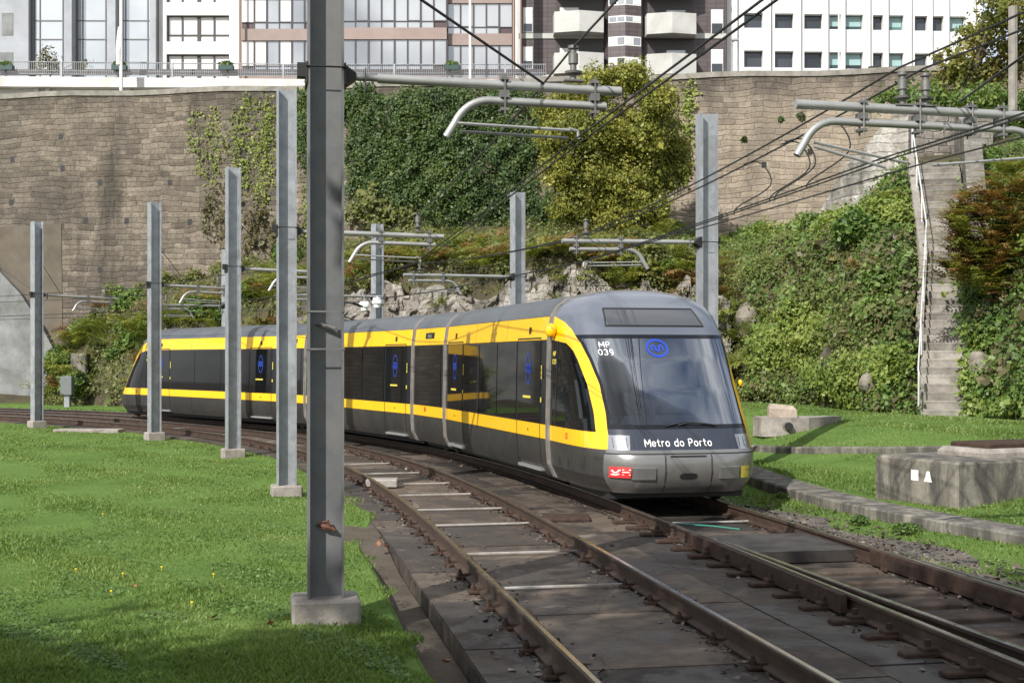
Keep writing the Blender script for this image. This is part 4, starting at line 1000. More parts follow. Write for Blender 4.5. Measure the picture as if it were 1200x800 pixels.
        for k in range(3): v, f = stroke2d([(-.055, 0), (.05 - .02 * (k % 2), 0)], .005); put(b, v, f, lambda x, y: SP(.875 - x, .54 - .034 * k + y, .037))
        obj('sticker_print', b, 'white', body)
        b = B(); b.grid(lambda y, z: SP(y, z, .012), [-.95 + .04 * i for i in range(5)], [.40, .57]); obj('yellow_label', b, 'ylabel', body)
        vs_, fs_ = strokes('Metro do Porto', .094, .0064, .16); b = B(); put(b, vs_, fs_, lambda x, y: SP(-x + .1, .90 + y, .006)); obj('front_lettering', b, 'white', body)
        b = B(); vs_, fs_ = strokes('MP', .08, .0052, .22); put(b, vs_, fs_, lambda x, y: SP(.85 - x, 2.27 + y, .006)); vs_, fs_ = strokes('039', .08, .0052, .22); put(b, vs_, fs_, lambda x, y: SP(.85 - x, 2.16 + y, .006)); obj('fleet_number', b, 'white', body)
        b = B(); v, f = ring2d(.17, .135, .03); put(b, v, f, lambda x, y: SP(.08 - x, 2.22 + y, .006)); v, f = stroke2d(wm(.085, .038), .014); put(b, v, f, lambda x, y: SP(.08 - x, 2.22 + y, .006)); obj('front_logo', b, 'blue', body)
        b = B(); b.tube([SP(.05, 1.13, .02), SP(-.12, 1.17, .03), SP(-.35, 1.15, .03), SP(-.5, 1.13, .03)], .012, 5); b.tube([SP(.25, 1.12, .02), SP(-.05, 1.18, .04), SP(-.1, 1.17, .03)], .01, 5); obj('wiper', b, 'black', body)
        # small lamp rings behind the headlight glass
        for sg in (1, -1):
            b = B()
            for k2 in range(4): yy = .74 + .085 * k2; b.tube([SP(sg * yy, zz_, .003) for zz_ in (.83, .9, .97)], .004, 4)
            obj('lamp_divider', b, 'seam', body)
        b = B(); b.lathe([(.01, -.11), (.06, -.09), (.085, -.03), (.085, .03), (.06, .09), (.01, .11)], MP(.16, hw(2.5) + .06, 2.50), 12); obj('camera_pod', b, 'yellow', body, smooth=60)
        b = B(); b.lathe([(.01, -.05), (.025, -.04), (.035, 0), (.025, .04), (.01, .05)], MP(1.2, -hw(1.7) - .03, 1.7), 10); obj('camera_pod', b, 'yellow', body, smooth=60)
    SSd = lambda u, z, off=.006: MP(u, cab_pt(ang_u(u, z), z)[1] + off, z)
    SR = (lambda u, z, off=.006: MP(u, -(cab_pt(ang_u(u, z), z)[1] + off), z))
    S_ = SSd if front else SR      # the side that faces the lawn
    b = B(); v, f = ring2d(.05, .05, .02, 14); put(b, v, f, lambda x, y: S_(.95 + x, .92 + y, .006)); obj('red_label', b, 'red', body)
    for uu in (.5, .95, 1.6): b = B(); b.grid(lambda u, z: S_(u, z, .005), [uu - .04, uu + .04], [.46, .52, .58]); obj('jacking_plate', b, 'skirt', body)
    b = B(); b.tube([S_(1.72, z, .002) for z in (.22, .35, .5, .65, .79)], .006, 4); obj('panel_joint', b, 'seam', body); b = B(); b.tube([S_(.32, z, .002) for z in (1.04, 1.4, 1.8, 2.2, 2.34)], .008, 4); obj('window_bar', b, 'seam', body)
    b = B()
    for kk in range(2):
        vs_, fs_ = strokes(('MP', '039')[kk], .07, .008, .2); put(b, vs_, fs_, lambda x, y: S_(.2 + (x if not front else -x * -1), 2.14 - .12 * kk + y, .008))
    obj('side_number', b, 'ylabel', body)
    return body
cab(JS[0], True)
for i, kd in enumerate(['long', 'short', 'long', 'short', 'long']): car(JS[i], JS[i + 1], kd)
cab(JS[-1], False)
for s in JS: ring_at(s, TRAM)
# bogies
for s in (12.6, 13.4, 22.2, 23.0, 32.1, 32.9, 43.0, 43.8):
    for o_ in (-.75, .75):
        p = TP(s, OA + o_); th = path(s)[2]; b = B()
        b.lathe([(.05, -.06), (.28, -.06), (.3, -.02), (.3, .05), (.05, .06)], (0, 0, 0), 16, 'x')
        o = obj('wheel', b, 'black', TRAM, world=False); o.location = Vector((p[0], p[1], .3)) - TRAM.location; o.rotation_euler = (0, 0, th)
# striped panel and pantograph on the far short car
MP4, L4 = frame(J(JS[4]), J(JS[3]))
b = B(); zs_ = 3.15
for sy in (-.45, .45): b.tube([MP4(-.7, sy, 3.16), MP4(.7, sy, 3.16)], .035, 5)
for uu in (-.6, .6): b.tube([MP4(uu, -.45, 3.16), MP4(uu, .45, 3.16)], .035, 5)
for sy in (-.35, .35): b.tube([MP4(.6, sy, 3.2), MP4(-.55, sy * .8, 3.42), MP4(.35, sy * .5, 3.66)], .028, 5)
for uu in (.28, .42): b.tube([MP4(uu, -.75, 3.6), MP4(uu, -.45, 3.7), MP4(uu, .45, 3.7), MP4(uu, .75, 3.6)], .025, 5)
b.tube([MP4(.35, -.18, 3.66), MP4(.35, .18, 3.66)], .03, 5); obj('pantograph', b, 'black', TRAM)

# ------------------------------------------------------------------ catenary poles
def hbeam(h0, h1, w=.305, tf=.018, tw=.012):
    b = B(); k = w / 2
    b.box(-k, -k + tf, -k, k, h0, h1); b.box(k - tf, k, -k, k, h0, h1); b.box(-k + tf, k - tf, -tw / 2, tw / 2, h0, h1); return b
def clamp(b, x, z0, z1):
    b.box(x - .035, x + .035, -.06, .06, z0 - .07, z0 - .045); b.box(x - .035, x + .035, -.06, .06, z1 + .045, z1 + .07); b.box(x - .04, x + .04, -.055, .055, z0 + .045, z1 - .045)
    for yy in (-.05, .05): b.tube([(x, yy, z0 - .1), (x, yy, z1 + .1)], .009, 5)
def insul(b, x, z):
    b.box(x - .09, x + .09, -.05, .05, z + .04, z + .055)
    b.lathe([(.03, .05), (.03, .1), (.075, .11), (.08, .13), (.03, .145), (.03, .19), (.045, .2), (.045, .29), (.03, .3), (.03, .33), (.05, .335), (.05, .36)], (x, 0, z), 10)
def bend(x0, z0, dirx, dz=.27, r=.34):
    """lower tube end: runs along dirx then curves down"""
    out = []
    for k in range(9):
        a = PI / 2 * k / 8 * .72; out.append((x0 + dirx * r * math.sin(a), 0, z0 - r * (1 - math.cos(a)) * 1.05))
    last = out[-1]; out.append((last[0] + dirx * .08, 0, last[2] - .13)); return out
def pole(s, off, label, zb=-.02, arm_z=4.15, L=2.4, side=1, height=6.46, group='catenary poles along the tracks', has_arm=True, x0=None, y0=None, rest=0.):
    x, y, th = path(s); p = TP(s, off)
    if x0 is not None: p = (x0, y0, 0)
    r = thing('catenary_pole', (p[0], p[1], zb), label, 'pole', group, th if side > 0 else th + PI)
    obj('h_beam', hbeam(0, height), 'oldsteel' if s < 6 else 'galv', r, world=False)
    hb = .29 if s < 6 else .25
    b = B(); b.cbox(-hb, hb, -hb * .83, hb * .83, -.3, 0, .025); obj('base_block', b, 'pad', r, world=False)
    if has_arm:
        z = arm_z
        b = B(); b.box(-.17, -.155, -.16, .16, z - .09, z + .09); b.box(.155, .17, -.16, .16, z - .09, z + .09); b.tube([(-.17, -.165, z + .05), (.17, -.165, z + .05)], .008, 4); b.tube([(-.17, .165, z), (.17, .165, z)], .008, 4)
        b.prism([(.15, -.1, z - .1), (.15, -.1, z + .1), (.26, -.1, z + .02), (.26, -.1, z - .02)], (0, .2, 0)); b.box(-.24, -.17, -.06, .06, z - .02, z + .1); obj('bracket', b, 'black', r, world=False)
        b = B()
        b.tube([(.22, 0, z), (.45, 0, z)], .03, 8); e = L + .42; b.tube([(.45, 0, z), (e, 0, z - .03)], .042, 10); obj('arm_tube', b, 'tube', r, world=False, smooth=50)
        b = B(); b.box(.34, .35, -.05, .05, z - .12, z + .08); obj('plate', b, 'fitting', r, world=False)
        for xx in (L - .65, L + .17): b = B(); clamp(b, xx, z - .175, z - .02); obj('clamp', b, 'fitting', r, world=False)
        b = B(); xs_ = L - .78; lp = [(e - .14, 0, z - .17), (xs_, 0, z - .155)] + bend(xs_, z - .155, -1)[1:]
        b.tube(lp, .036, 10); obj('register_tube', b, 'tube', r, world=False, smooth=50)
        xe, ze = lp[-1][0], lp[-1][2]
        for q in (0, .06): b = B(); b.tube([(xe + .1 + q * .5, q - .03, ze + .12 - q), (L - .06, q - .03, z - .40 - q)], .014, 6); obj('steady_arm', b, 'tube', r, world=False)
        b = B(); b.tube([(L - .06, 0, z - .38), (L + .02, 0, z - .4), (L + .03, 0, z - .47)], .016, 6); obj('wire_hook', b, 'tube', r, world=False)
        b = B(); insul(b, L - .02, z + .0); obj('insulator', b, 'fitting', r, world=False, smooth=50)
    return r
P1 = pole(5.75, -2.32, 'nearest steel pole, standing large on the front lawn and running out of the picture', .02, 4.48, 2.22)
pole(16.25, -2.26, 'second steel pole from the camera on the lawn, half behind the nearest one', 0, 4.15, 2.2)
pole(25.75, -2.05, 'steel pole on the lawn between the second and the fourth from the camera', 0, 4.13, 2.0)
pole(33.75, -1.95, 'tall steel pole on the lawn in front of the tram tail car', 0, 4.13, 1.9)
pole(42.0, -2.45, 'farthest left steel pole, in front of the grey buttress', .05, 4.08, 2.4)
pole(16.5, 5.24, 'steel pole behind the tram front at its right', 0, 4.15, 2.3, -1)
pole(27, 5.8, 'steel pole rising behind the middle of the tram roof', 0, 4.22, 2.8, -1)
pole(35.25, 6.1, 'smaller steel pole behind the tram beside the white camera domes', 0, 4.08, 3.1, -1)
pole(40, 6, 'thin distant steel pole showing behind the lawn pole in front of the tram roof pantograph', 0, 4.1, 2.6, -1, 6.3, x0=-11.1, y0=51)
for zz in (2.12, 2.44):
    b = B()
    for (xa, xb, ya, yb) in ((-.158, .158, -.160, -.155), (-.158, .158, .155, .160), (-.160, -.1545, -.154, .154), (.1545, .160, -.154, .154)): b.box(xa, xb, ya, yb, zz, zz + .014)
    obj('strap', b, 'fitting', P1, world=False)
b = B(); b.tube([(-.07, -.03, .62), (.0, -.04, .60), (.06, -.05, .585), (.085, -.07, .57)], [.012, .03, .022, .008], 6); b.tube([(-.03, -.04, .64), (.02, -.06, .65), (.04, -.07, .61)], [.006, .018, .006], 5); obj('tape_remnant', b, 'dead_leaf_brown', P1, world=False)
b = B(); b.tube([(-.08, -.03, 2.34), (.0, -.05, 2.33), (.08, -.06, 2.3), (.1, -.07, 2.27)], [.01, .022, .02, .006], 6); obj('tape_remnant', b, 'fitting', P1, world=False)
# big double arm at right
P9 = pole(6.0, 5.55, 'steel pole just outside the right edge carrying the long double arm', -.05, 4.5, 2.3, -1, 6.46, 'catenary poles along the tracks', False)
z = 4.5
b = B(); b.tube([(.2, 0, z - .02), (3.45, 0, z + .02)], .045, 12); obj('arm_tube', b, 'tube', P9, world=False, smooth=50)
b = B(); lp = [(1.95, 0, z - .14), (3.05, 0, z - .13)] + bend(3.05, z - .13, 1)[1:]; b.tube(lp, .038, 10); obj('register_tube', b, 'tube', P9, world=False, smooth=50)
b = B(); lp2 = [(1.92, 0, z - .145), (1.2, 0, z - .15)] + bend(1.2, z - .15, -1)[1:]; b.tube(lp2, .034, 10); obj('register_tube', b, 'tube', P9, world=False, smooth=50)
for xx in (2.78, 2.2, 1.65, 1.32): b = B(); clamp(b, xx, z - .15, z); obj('clamp', b, 'fitting', P9, world=False)
for tt in ([(3.25, -.03, z - .33), (2.3, -.03, z - .5)], [(3.28, .03, z - .38), (2.55, .03, z - .56)], [(.75, 0, z - .42), (1.05, 0, z - .42), (2.05, 0, z - .52)]): b = B(); b.tube(tt, .015, 6); obj('steady_arm', b, 'tube', P9, world=False)
for xx in (2.36, 2.12): b = B(); insul(b, xx, z); obj('insulator', b, 'fitting', P9, world=False, smooth=50)

# ------------------------------------------------------------------ wires
def cat(p, q, sag, n=14):
    p, q = Vector(p), Vector(q); return [tuple(p + (q - p) * (i / n) - Vector((0, 0, 4 * sag * (i / n) * (1 - i / n)))) for i in range(n + 1)]
def wire(name, sup, sag, r, label, group=None):
    b = B()
    pts = []
    for i in range(len(sup) - 1): pts += cat(sup[i], sup[i + 1], sag)[(1 if i else 0):]
    b.tube(pts, r, 5); return tag(obj(name, b, 'wire', loc=pts[0]), label, 'wire', group)
cz = {-6: 4.2, 5.75: 4.02, 16.25: 3.69, 25.75: 3.67, 33.75: 3.67, 42: 3.62, 60: 3.6}
for dx in (-.11, -.03):
    wire('contact_wire', [TP(s, dx + .05 * ((i % 2) * 2 - 1) * 0, zz) for i, (s, zz) in enumerate(cz.items())], .02, .009, 'one of the paired contact wires over the empty curved track', 'contact wires over the left track')
wire('messenger_wire', [TP(-6, -.1, 5.5), TP(5.75, -.12, 4.85), TP(16.25, -.1, 4.5), TP(25.75, -.1, 4.48), TP(33.75, -.1, 4.48), TP(42, -.1, 4.42), TP(60, -.1, 4.4)], .12, .011, 'messenger wire held by the insulator on the nearest left pole arm')
for dx, zz in ((.0, 0), (.1, 0)):
    wire('contact_wire', [TP(-6, OA + dx + .4, 4.15), TP(6, OA + dx, 3.98), TP(16.5, OA - .02 + dx * .4, 3.78), TP(27, OA + dx * .4, 3.72), TP(35.25, OA, 3.6), TP(60, OA, 3.6)], .02, .009, 'one of the paired contact wires over the tram track', 'contact wires over the tram track')
wire('contact_wire', [TP(-6, OA + 1.6, 4.1), TP(6, OA + .55, 3.98), TP(16.5, OA + .05, 3.82)], .02, .009, 'contact wire of the switch joining the pair above the tram front')
for dx, lab in ((.19, 'upper messenger wire on the left insulator of the right double arm'), (.44, 'lower messenger wire on the right insulator of the right double arm')):
    wire('messenger_wire', [TP(-6, OA + dx * 3, 5.3), TP(6, OA + dx, 4.86), TP(16.5, OA - .02 + (.12 if dx > .3 else 0), 4.25), TP(27, OA, 4.5), TP(35.25, OA, 4.35), TP(60, OA, 4.35)], .1, .011, lab)
S0 = Vector(TP(5.75, -2.32 + 1.95, 4.5)); E0 = Vector(px(365, -88, 9.2)); wire('stay_wire', [tuple(S0), tuple(S0 + (E0 - S0) * 2.2)], .0, .012, 'dark stay wire from the nearest arm up to the top left')
S0 = Vector(TP(6, 5.55 - 1.75, 4.56)); E0 = Vector(px(1260, 22, 9.5)); wire('stay_wire', [tuple(S0), tuple(S0 + (E0 - S0) * 2.0)], .0, .012, 'dark stay wire from the right double arm up to the right edge')
for i, s in enumerate((7.6, 8.5, 8.65, 9.8)):
    a = Vector(TP(s + .3, OA + .2, 4.75 - .058 * (s - 6))); c = Vector(TP(s + .25, OA + .05, 3.96 - .02 * (s - 6)))
    m1 = a + Vector((.2, -.1, .0)); m2 = Vector((a.x + .3, a.y - .2, a.z * .55 + c.z * .45))
    pts = spl([tuple(a), tuple(m1), tuple(m2), tuple(c + Vector((.05, 0, .1))), tuple(c)], 5)
    b = B(); b.tube([tuple(p) for p in pts], .009, 5); tag(obj('jumper_cable', b, 'wire', loc=tuple(a)), 'looped jumper cable hanging from the messenger wires right of the tram', 'cable', 'looped jumper cables over the tram track')
for i, (s, o_) in enumerate([(9.5, -.12), (13, -.12), (20, -.1), (23, -.1), (29.5, -.1), (11.5, OA + .1), (14, OA + .1), (20, OA), (23, OA)]):
    pass
wire('stay_wire', [tuple(wall_pt(0, 232, 16)), tuple(Vector(TP(42, -2.45, 4.2)))], .05, .012, 'thin wire reaching the farthest left pole from the left edge')
for (s, o_) in ((25.75, -2.05), (33.75, -1.95), (42, -2.45)):
    wire('stay_wire', [TP(s, o_ + .13, 5.2), TP(s + 1.5, o_ + 1.6, 4.2)], .0, .01, 'thin slanting stay wire from a far lawn pole down to its arm', 'stay wires of the far lawn poles')
# camera domes by the far pole
CD = thing('camera_dome', px(427, 372, 41), 'two white camera domes on a bracket by the small pole behind the tram', 'camera')
p = px(427, 358, 41.0)
for dx in (0, .4):
    b = B(); b.lathe([(.02, .16), (.12, .14), (.16, .06), (.16, -.04), (.12, -.06), (.1, -.16), (.02, -.2)], (p[0] + dx, p[1], p[2] + .1 * (dx > 0)), 12); obj('dome', b, 'white', CD, smooth=40)
b = B(); b.tube([(p[0], p[1], p[2] + .12), (p[0], p[1], p[2] + .3), (p[0] + .5, p[1] + .2, p[2] + .3), TP(35.25, 6.1, p[2] + .3)], .03, 6); b.tube([(p[0] + .4, p[1], p[2] + .1), (p[0] + .4, p[1] + .1, p[2] + .3)], .03, 6); obj('bracket', b, 'galv', CD)

# ------------------------------------------------------------------ upper street and buildings
b = B(); b.quad((-90, wy(-90) + 1.25, 14.2), (60, wy(60) + 1.25, 14.2), (60, 140, 14.2), (-90, 140, 14.2)); struct(obj('upper_street', b, 'earth'))
def R(b, x0, x1, y0, y1, D, fr, bk):
    """picture-measured rectangle as a box on the facade at distance D: front face fr metres before D, back bk behind"""
    a = px(x0, y1, D); c = px(x1, y0, D); b.box(a[0], c[0], D - fr, D + bk, a[2], c[2]); return b
# viaduct deck with railing
D = 70
V = thing('street_deck', px(150, 100, D), 'white concrete street deck with a stained edge above the old wall', 'deck')
b = B()
a0, a1 = px(-60, 89, D), px(372, 93, D); a2 = px(640, 93, D)
b.prism([(a0[0], D, a0[2]), (a1[0], D, a1[2]), (a2[0], D, a2[2]), (a2[0], D, a2[2] - .5), (a1[0], D, a1[2] - .48), (a0[0], D, a0[2] - .55)], (0, 6, 0)); obj('deck_edge', b, 'deck', V)
b = B(); R(b, -60, 640, 101, 125, D, -.6, 1); obj('lower_wall', b, 'white_paint', V)
for q in (40, 53, 148, 251): b = B(); R(b, q - (2 if q != 148 else 3), q + 2, 100, 125, D, -.3, .7); obj('support_pier', b, 'deck', V)
RL = thing('street_railing', px(150, 82, D), 'long grey metal railing along the white street deck', 'railing')
def ry(p): return 88.5 + (p + 60) / 430 * 4 if p < 372 else 92.5
for p in range(-58, 640, 65):
    b = B(); q = px(p, ry(p), D + .15); b.box(q[0] - .05, q[0] + .05, D + .1, D + .2, q[2], q[2] + .78); obj('post', b, 'galv', RL)
b = B()
for h_ in (.76, .3, .12):
    qs = [px(p, ry(p), D + .15) for p in (-60, 372, 640)]; b.tube([(q[0], q[1], q[2] + h_) for q in qs], .03 if h_ > .5 else .02, 5)
obj('rail', b, 'galv', RL)
b = B()
for i in range(280):
    p = -58 + i * 2.5; q = px(p, ry(p), D + .15); b.box(q[0] - .008, q[0] + .008, D + .14, D + .16, q[2] + .1, q[2] + .76)
obj('balusters', b, 'galv', RL)['kind'] = 'stuff'
KB = B()
q0, q1 = px(-60, 85, D + 3), px(640, 85, D + 3); KB.box(q0[0], q1[0], D + 3, D + 3.1, q0[2] - .15, q0[2] + .18); tag(obj('guard_rail', KB, 'frame', loc=px(200, 88, D + 3)), 'dark low guard rail running behind the street railing', 'guard rail')
def leafball(c, r, n, size, sq=(1, 1, 1), rng=(.55, 1.0)):
    d = RNG.normal(0, 1, (n, 3)); d /= np.linalg.norm(d, axis=1)[:, None]
    rad = RNG.uniform(rng[0] ** 3, rng[1] ** 3, n) ** (1 / 3)
    P = np.array(c) + d * rad[:, None] * r * np.array(sq); return P, d
for p, lab in ((7, 'green planter box at the left end of the street railing'), (140, 'green planter box at the foot of the white flagpole'), (265, 'green planter box in front of the white apartment corner'), (530, 'green planter box before the pink building')):
    q = px(p, 79, D - .05)
    pl = thing('planter_box', q, lab, 'planter', 'planter boxes on the street railing')
    b = B(); b.cbox(q[0] - .4, q[0] + .4, q[1] - .15, q[1] + .15, q[2] - .15, q[2] + .1, .02); obj('box', b, 'plastic_green', pl)
    P, N = leafball((q[0], q[1], q[2] + .16), .4, 160, .1, (1, .4, .5)); leaf_obj('plant', leaves(P, N, .12), 4, RNG.uniform(0, 1, len(P)), 'cover', pl)
for p, y1, r_, lab in ((142, 113, .09, 'white flagpole in front of the glass building'), (551, 92, .07, 'white flagpole in front of the pink building'), (583 + 400, 90, .05, 'thin white lamp post against the white office block')):
    a = px(p, y1, D - 1.2 if p < 900 else 76); c = px(p, -60, D - 1.2 if p < 900 else 76)
    fp = thing('flagpole' if p < 900 else 'lamp_post', a, lab, 'flagpole' if p < 900 else 'lamp post')
    b = B(); b.tube([(a[0], a[1], a[2] - 1.5), (c[0], c[1], c[2])], r_, 8); obj('pole', b, 'white_paint', fp)
    if p == 142: b = B(); q = px(140, 45, D - 1.2); b.lathe([(.03, 1.4), (.1, .9), (.16, .2), (.14, -.6), (.02, -.7)], (q[0] - .04, q[1], q[2] - .8), 8); obj('furled_flag', b, 'white_paint', fp)
# building one: stone and glass
TOPY = -130
D = 84
G1 = thing('glass_building', px(90, 90, D), 'grey stone and glass office building at the top left corner', 'building')
b = B(); R(b, -120, 187, TOPY, 120, D, -.6, 9); obj('wall', b, 'greystone', G1)
b = B(); R(b, -120, 34, TOPY, 120, D, .1, .6); obj('stone_panel', b, 'greystone', G1)
for x0, x1 in ((78, 87), (128.5, 138), (178, 185)): b = B(); R(b, x0, x1, TOPY, 120, D, .5, .6); obj('stone_fin', b, 'greystone', G1)
for (xa, xb, ya, yb) in ((0, 16, 62, 82), (3, 16, 16, 42)): b = B(); R(b, xa, xb, ya, yb, D, .13, -.1); obj('light_panel', b, 'apron', G1)
ys_ = [TOPY, -72, -50, -28, 22.5, 44.5, 71.5, 120]
ys_ = [-130, -85, -45, -15, 22.5, 44.5, 71.5, 120]
for x0, x1 in ((38, 78), (88.5, 128.5), (146 - 7, 178)):
    for k in range(len(ys_) - 1):
        b = B(); R(b, x0 + .3, x1 - .3, ys_[k] + .5, ys_[k + 1] - .5, D, -.45, .55); wn = obj('window', b, 'skyglass', G1)
    b = B()
    for xm in (x0 + 6, x1 - 7): R(b, xm - .5, xm + .5, TOPY, 120, D, -.38, .5)
    for yy in ys_[1:-1]: R(b, x0, x1, yy - .5, yy + .5, D, -.39, .5)
    R(b, x0 - 3.5, x0, TOPY, 120, D, -.3, .55)
    obj('mullions', b, 'mull', G1)
# building two: white flats
G2 = thing('white_apartment_building', px(232, 90, D), 'narrow white apartment building with wide dark-framed windows', 'building')
ws = [(-75, -45), (-34, 3), (18, 49), (63.5, 96)]
b = B(); R(b, 186, 280, TOPY, 120, D, -.5, 9); R(b, 186, 195, TOPY, 120, D, .0, .5); R(b, 268.5, 280, TOPY, 120, D, 0, .5)
prev = TOPY
for y0, y1 in ws: R(b, 195, 268.5, prev, y0, D, -.003, .5); prev = y1
R(b, 195, 268.5, prev, 120, D, -.003, .5); obj('wall', b, 'white_paint', G2)
for y0, y1 in ws:
    b = B(); 
    for xm in (195.6, 212.5, 231, 233, 250, 268): R(b, xm - .9, xm + .9, y0, y1, D, -.22, .45)
    for yy in (y0 + .6, y0 + (y1 - y0) * .72, y1 - .5): R(b, 195, 268.5, yy - .6, yy + .6, D, -.215, .44)
    fo = obj('window', b, 'frame', G2)
    b = B(); R(b, 195, 268.5, y0, y1, D, -.3, .48); obj('pane', b, 'whiteblind', fo)
# building three: pink bands
D = 80
G3 = thing('pink_banded_building', px(440, 90, D), 'office building with pink stone bands and ribbon windows behind the nearest pole', 'building')
b = B(); R(b, 279, 604, TOPY, 120, D, -.5, 9); obj('wall', b, 'pinkdark', G3)
def ribbon(x0, x1, rows, bands, fr, cells, dy=0.):
    for y0, y1 in bands: b = B(); R(b, x0, x1, y0, y1, D, fr, .49); obj('stone_band', b, 'pink', G3)
    for y0, y1 in rows:
        ym = y0 + (y1 - y0) * .78
        b = B(); n = len(cells)
        wsum = sum(cells); xx = x0
        for k, wv in enumerate(cells):
            xa, xb = xx, xx + (x1 - x0) * wv / wsum; xx = xb
            b2 = B(); R(b2, xa + .4, xb - .4, y0 + .3, ym - .4, D, fr - .12, .45)
            dark = (k == n - 1)
            wmat = 'whiteblind' if (k in (0, 1, 3) and x0 < 300) else 'greyglass'
            wn = obj('window', b2, wmat, G3)
            b2 = B(); R(b2, xa + .4, xb - .4, ym + .4, y1 - .3, D, fr - .12, .45); obj('lower_pane', b2, 'spandrel' if (dark or (k == 0 and x0 < 300)) else 'greyglass', wn)
            wd_ = 1.6 if k % 2 else .6
            R(b, xb - wd_ * .6, xb + wd_ * .6, y0, y1, D, fr - .05, .4)
            if k % 2: R(b, xa, xb, ym - 1.1, ym + .3, D, fr - .053, .4); R(b, xa - .8, xa + .8, y0, ym, D, fr - .056, .4)
            else: R(b, xa, xb, ym - .4, ym + .4, D, fr - .059, .4)
        obj('mullions', b, 'frame', G3)
rows = [(-115, -65), (-50, -13.5), (0, 35.5), (49, 87)]; bands = [(-130, -115), (-65, -50), (-13.5, 0), (35.5, 49), (87, 120)]
ribbon(284, 372, rows, bands, .3, [1, 1, 1, 1, 1, 1]); ribbon(372, 524, rows, bands, .6, [1, 1, 1, 1, 1, 1, 1, 1, 1, 1])
rows2 = [(a + 4.5, c + 4.5) for a, c in rows]; bands2 = [(a + 4.5, c + 4.5) for a, c in bands]
ribbon(524.5, 600, rows2, bands2, .1, [1, 1, 1, 1, 1])
for p in (281, 602, 606, 610): b = B(); q = px(p, 120, D - .75); q2 = px(p, TOPY, D - .75); b.tube([q, q2], .07 if p != 606 else .12, 6); obj('drain_pipe', b, 'pinkdark' if p != 606 else 'deck', G3)
# building four: brown tiles and white balconies
D = 81.3
G4 = thing('brown_apartment_building', px(728, 93, D), 'dark brown tiled apartment building with white balconies', 'building')
b = B(); R(b, 611, 851, TOPY, 125, D, 0, 9); obj('wall', b, 'browntile', G4)
for y0 in (-58, -8, 39.5, 88): b = B(); R(b, 606, 851, y0, y0 + 6, D, .06, .1); obj('floor_band', b, 'balcony', G4)
for y0 in (-62, -12, 40, 89): pass
def wnd(x0, x1, y0, y1, blind=.5, fr=.04):
    b = B(); R(b, x0 - .8, x1 + .8, y0 - .8, y1 + .8, D, fr, -.0); wo = obj('window', b, 'white_paint', G4)
    b = B(); R(b, x0, x1, y0 + (y1 - y0) * blind, y1, D, fr + .02, -fr - .001); obj('pane', b, 'darkglass', wo)
    b = B(); R(b, x0, x1, y0, y0 + (y1 - y0) * blind - .5, D, fr + .03, -fr - .001); obj('blind', b, 'whiteblind', wo)
for y0, y1 in ((-38, -11), (10, 37.5), (56, 80)): wnd(613.5, 623.5, y0, y1, .68)
for y0, y1 in ((-36, -9), (12.5, 40), (59, 87.5)): wnd(834, 846.5, y0, y1, .58)
# recessed loggias with balconies
for x0, x1, yb in ((648, 707, -30), (648, 707, 19.5), (648, 707, 67), (755, 814, -27), (755, 814, 21.5), (755, 814, 68.5)):
    b = B(); R(b, x0 + 5, x1 - 1, yb - 21, yb + 6, D, .012, -.0); lg = obj('loggia', b, 'frame', G4)
    b = B(); R(b, x0 + 8, x0 + 30, yb - 10, yb + 6, D, .05, -.013) if x0 < 700 else R(b, x0 + 26, x0 + 48, yb - 9, yb + 6, D, .05, -.013); obj('shutter' if x0 < 700 else 'window_frame', b, 'whiteblind' if x0 < 700 else 'greyglass', lg)
    a = px(x0, yb + 24, D); c = px(x1, yb, D); m = (a[0] + c[0]) / 2
    b = B()
    out = [(a[0], D), (a[0] + .05, D - 1.1), (m, D - 1.5), (c[0] - .05, D - 1.1), (c[0], D)]
    b.prism([(x, y, a[2]) for x, y in out], (0, 0, .16)); 
    for i in range(4):
        (xa, ya), (xb, yb2) = out[i], out[i + 1]; dx, dy = xb - xa, yb2 - ya; l_ = math.hypot(dx, dy); nx, ny = -dy / l_ * .12, dx / l_ * .12
        b.prism([(xa, ya, a[2] + .163), (xb, yb2, a[2] + .163), (xb + nx, yb2 + ny, a[2] + .163), (xa + nx, ya + ny, a[2] + .163)], (0, 0, c[2] - a[2] - .163))
    obj('balcony', b, 'balcony', G4)
# central bay
a = px(707, 100, D); c = px(755, TOPY, D); m = (a[0] + c[0]) / 2
b = B(); b.prism([(a[0], D, a[2] - 1), (a[0] + .25, D - .7, a[2] - 1), (m, D - 1.0, a[2] - 1), (c[0] - .25, D - .7, a[2] - 1), (c[0], D, a[2] - 1)], (0, 0, c[2] - a[2] + 1)); obj('bay', b, 'browntile', G4)
for y0, y1 in ((-42, -32), (-20, -11), (0, 11), (23, 31), (47, 58), (71, 80)):
    for (xa, xb, side) in ((a[0] + .27, m, -1), (m, c[0] - .27, 1)):
        za, zb = px(0, y1, D)[2], px(0, y0, D)[2]
        yA, yB = (D - .715, D - 1.02) if side < 0 else (D - 1.02, D - .715)
        b = B(); b.prism([(xa, yA, za), (xb, yB, za), (xb, yB, zb), (xa, yA, zb)], (0, .02, 0)); wo = obj('window', b, 'white_paint', G4)
        ins = .07; mid = (xa + xb) / 2; ym_ = (yA + yB) / 2
        for (p_, q_) in ((0.05, .47), (.53, .95)):
            L2 = lambda t: (xa + (xb - xa) * t, yA + (yB - yA) * t)
            (x0, y0_), (x1, y1_) = L2(p_), L2(q_)
            b = B(); b.prism([(x0, y0_ - .012, za + ins), (x1, y1_ - .012, za + ins), (x1, y1_ - .012, zb - ins), (x0, y0_ - .012, zb - ins)], (0, .01, 0)); obj('pane', b, random.choice(['darkglass', 'whiteblind', 'greyglass']), wo)
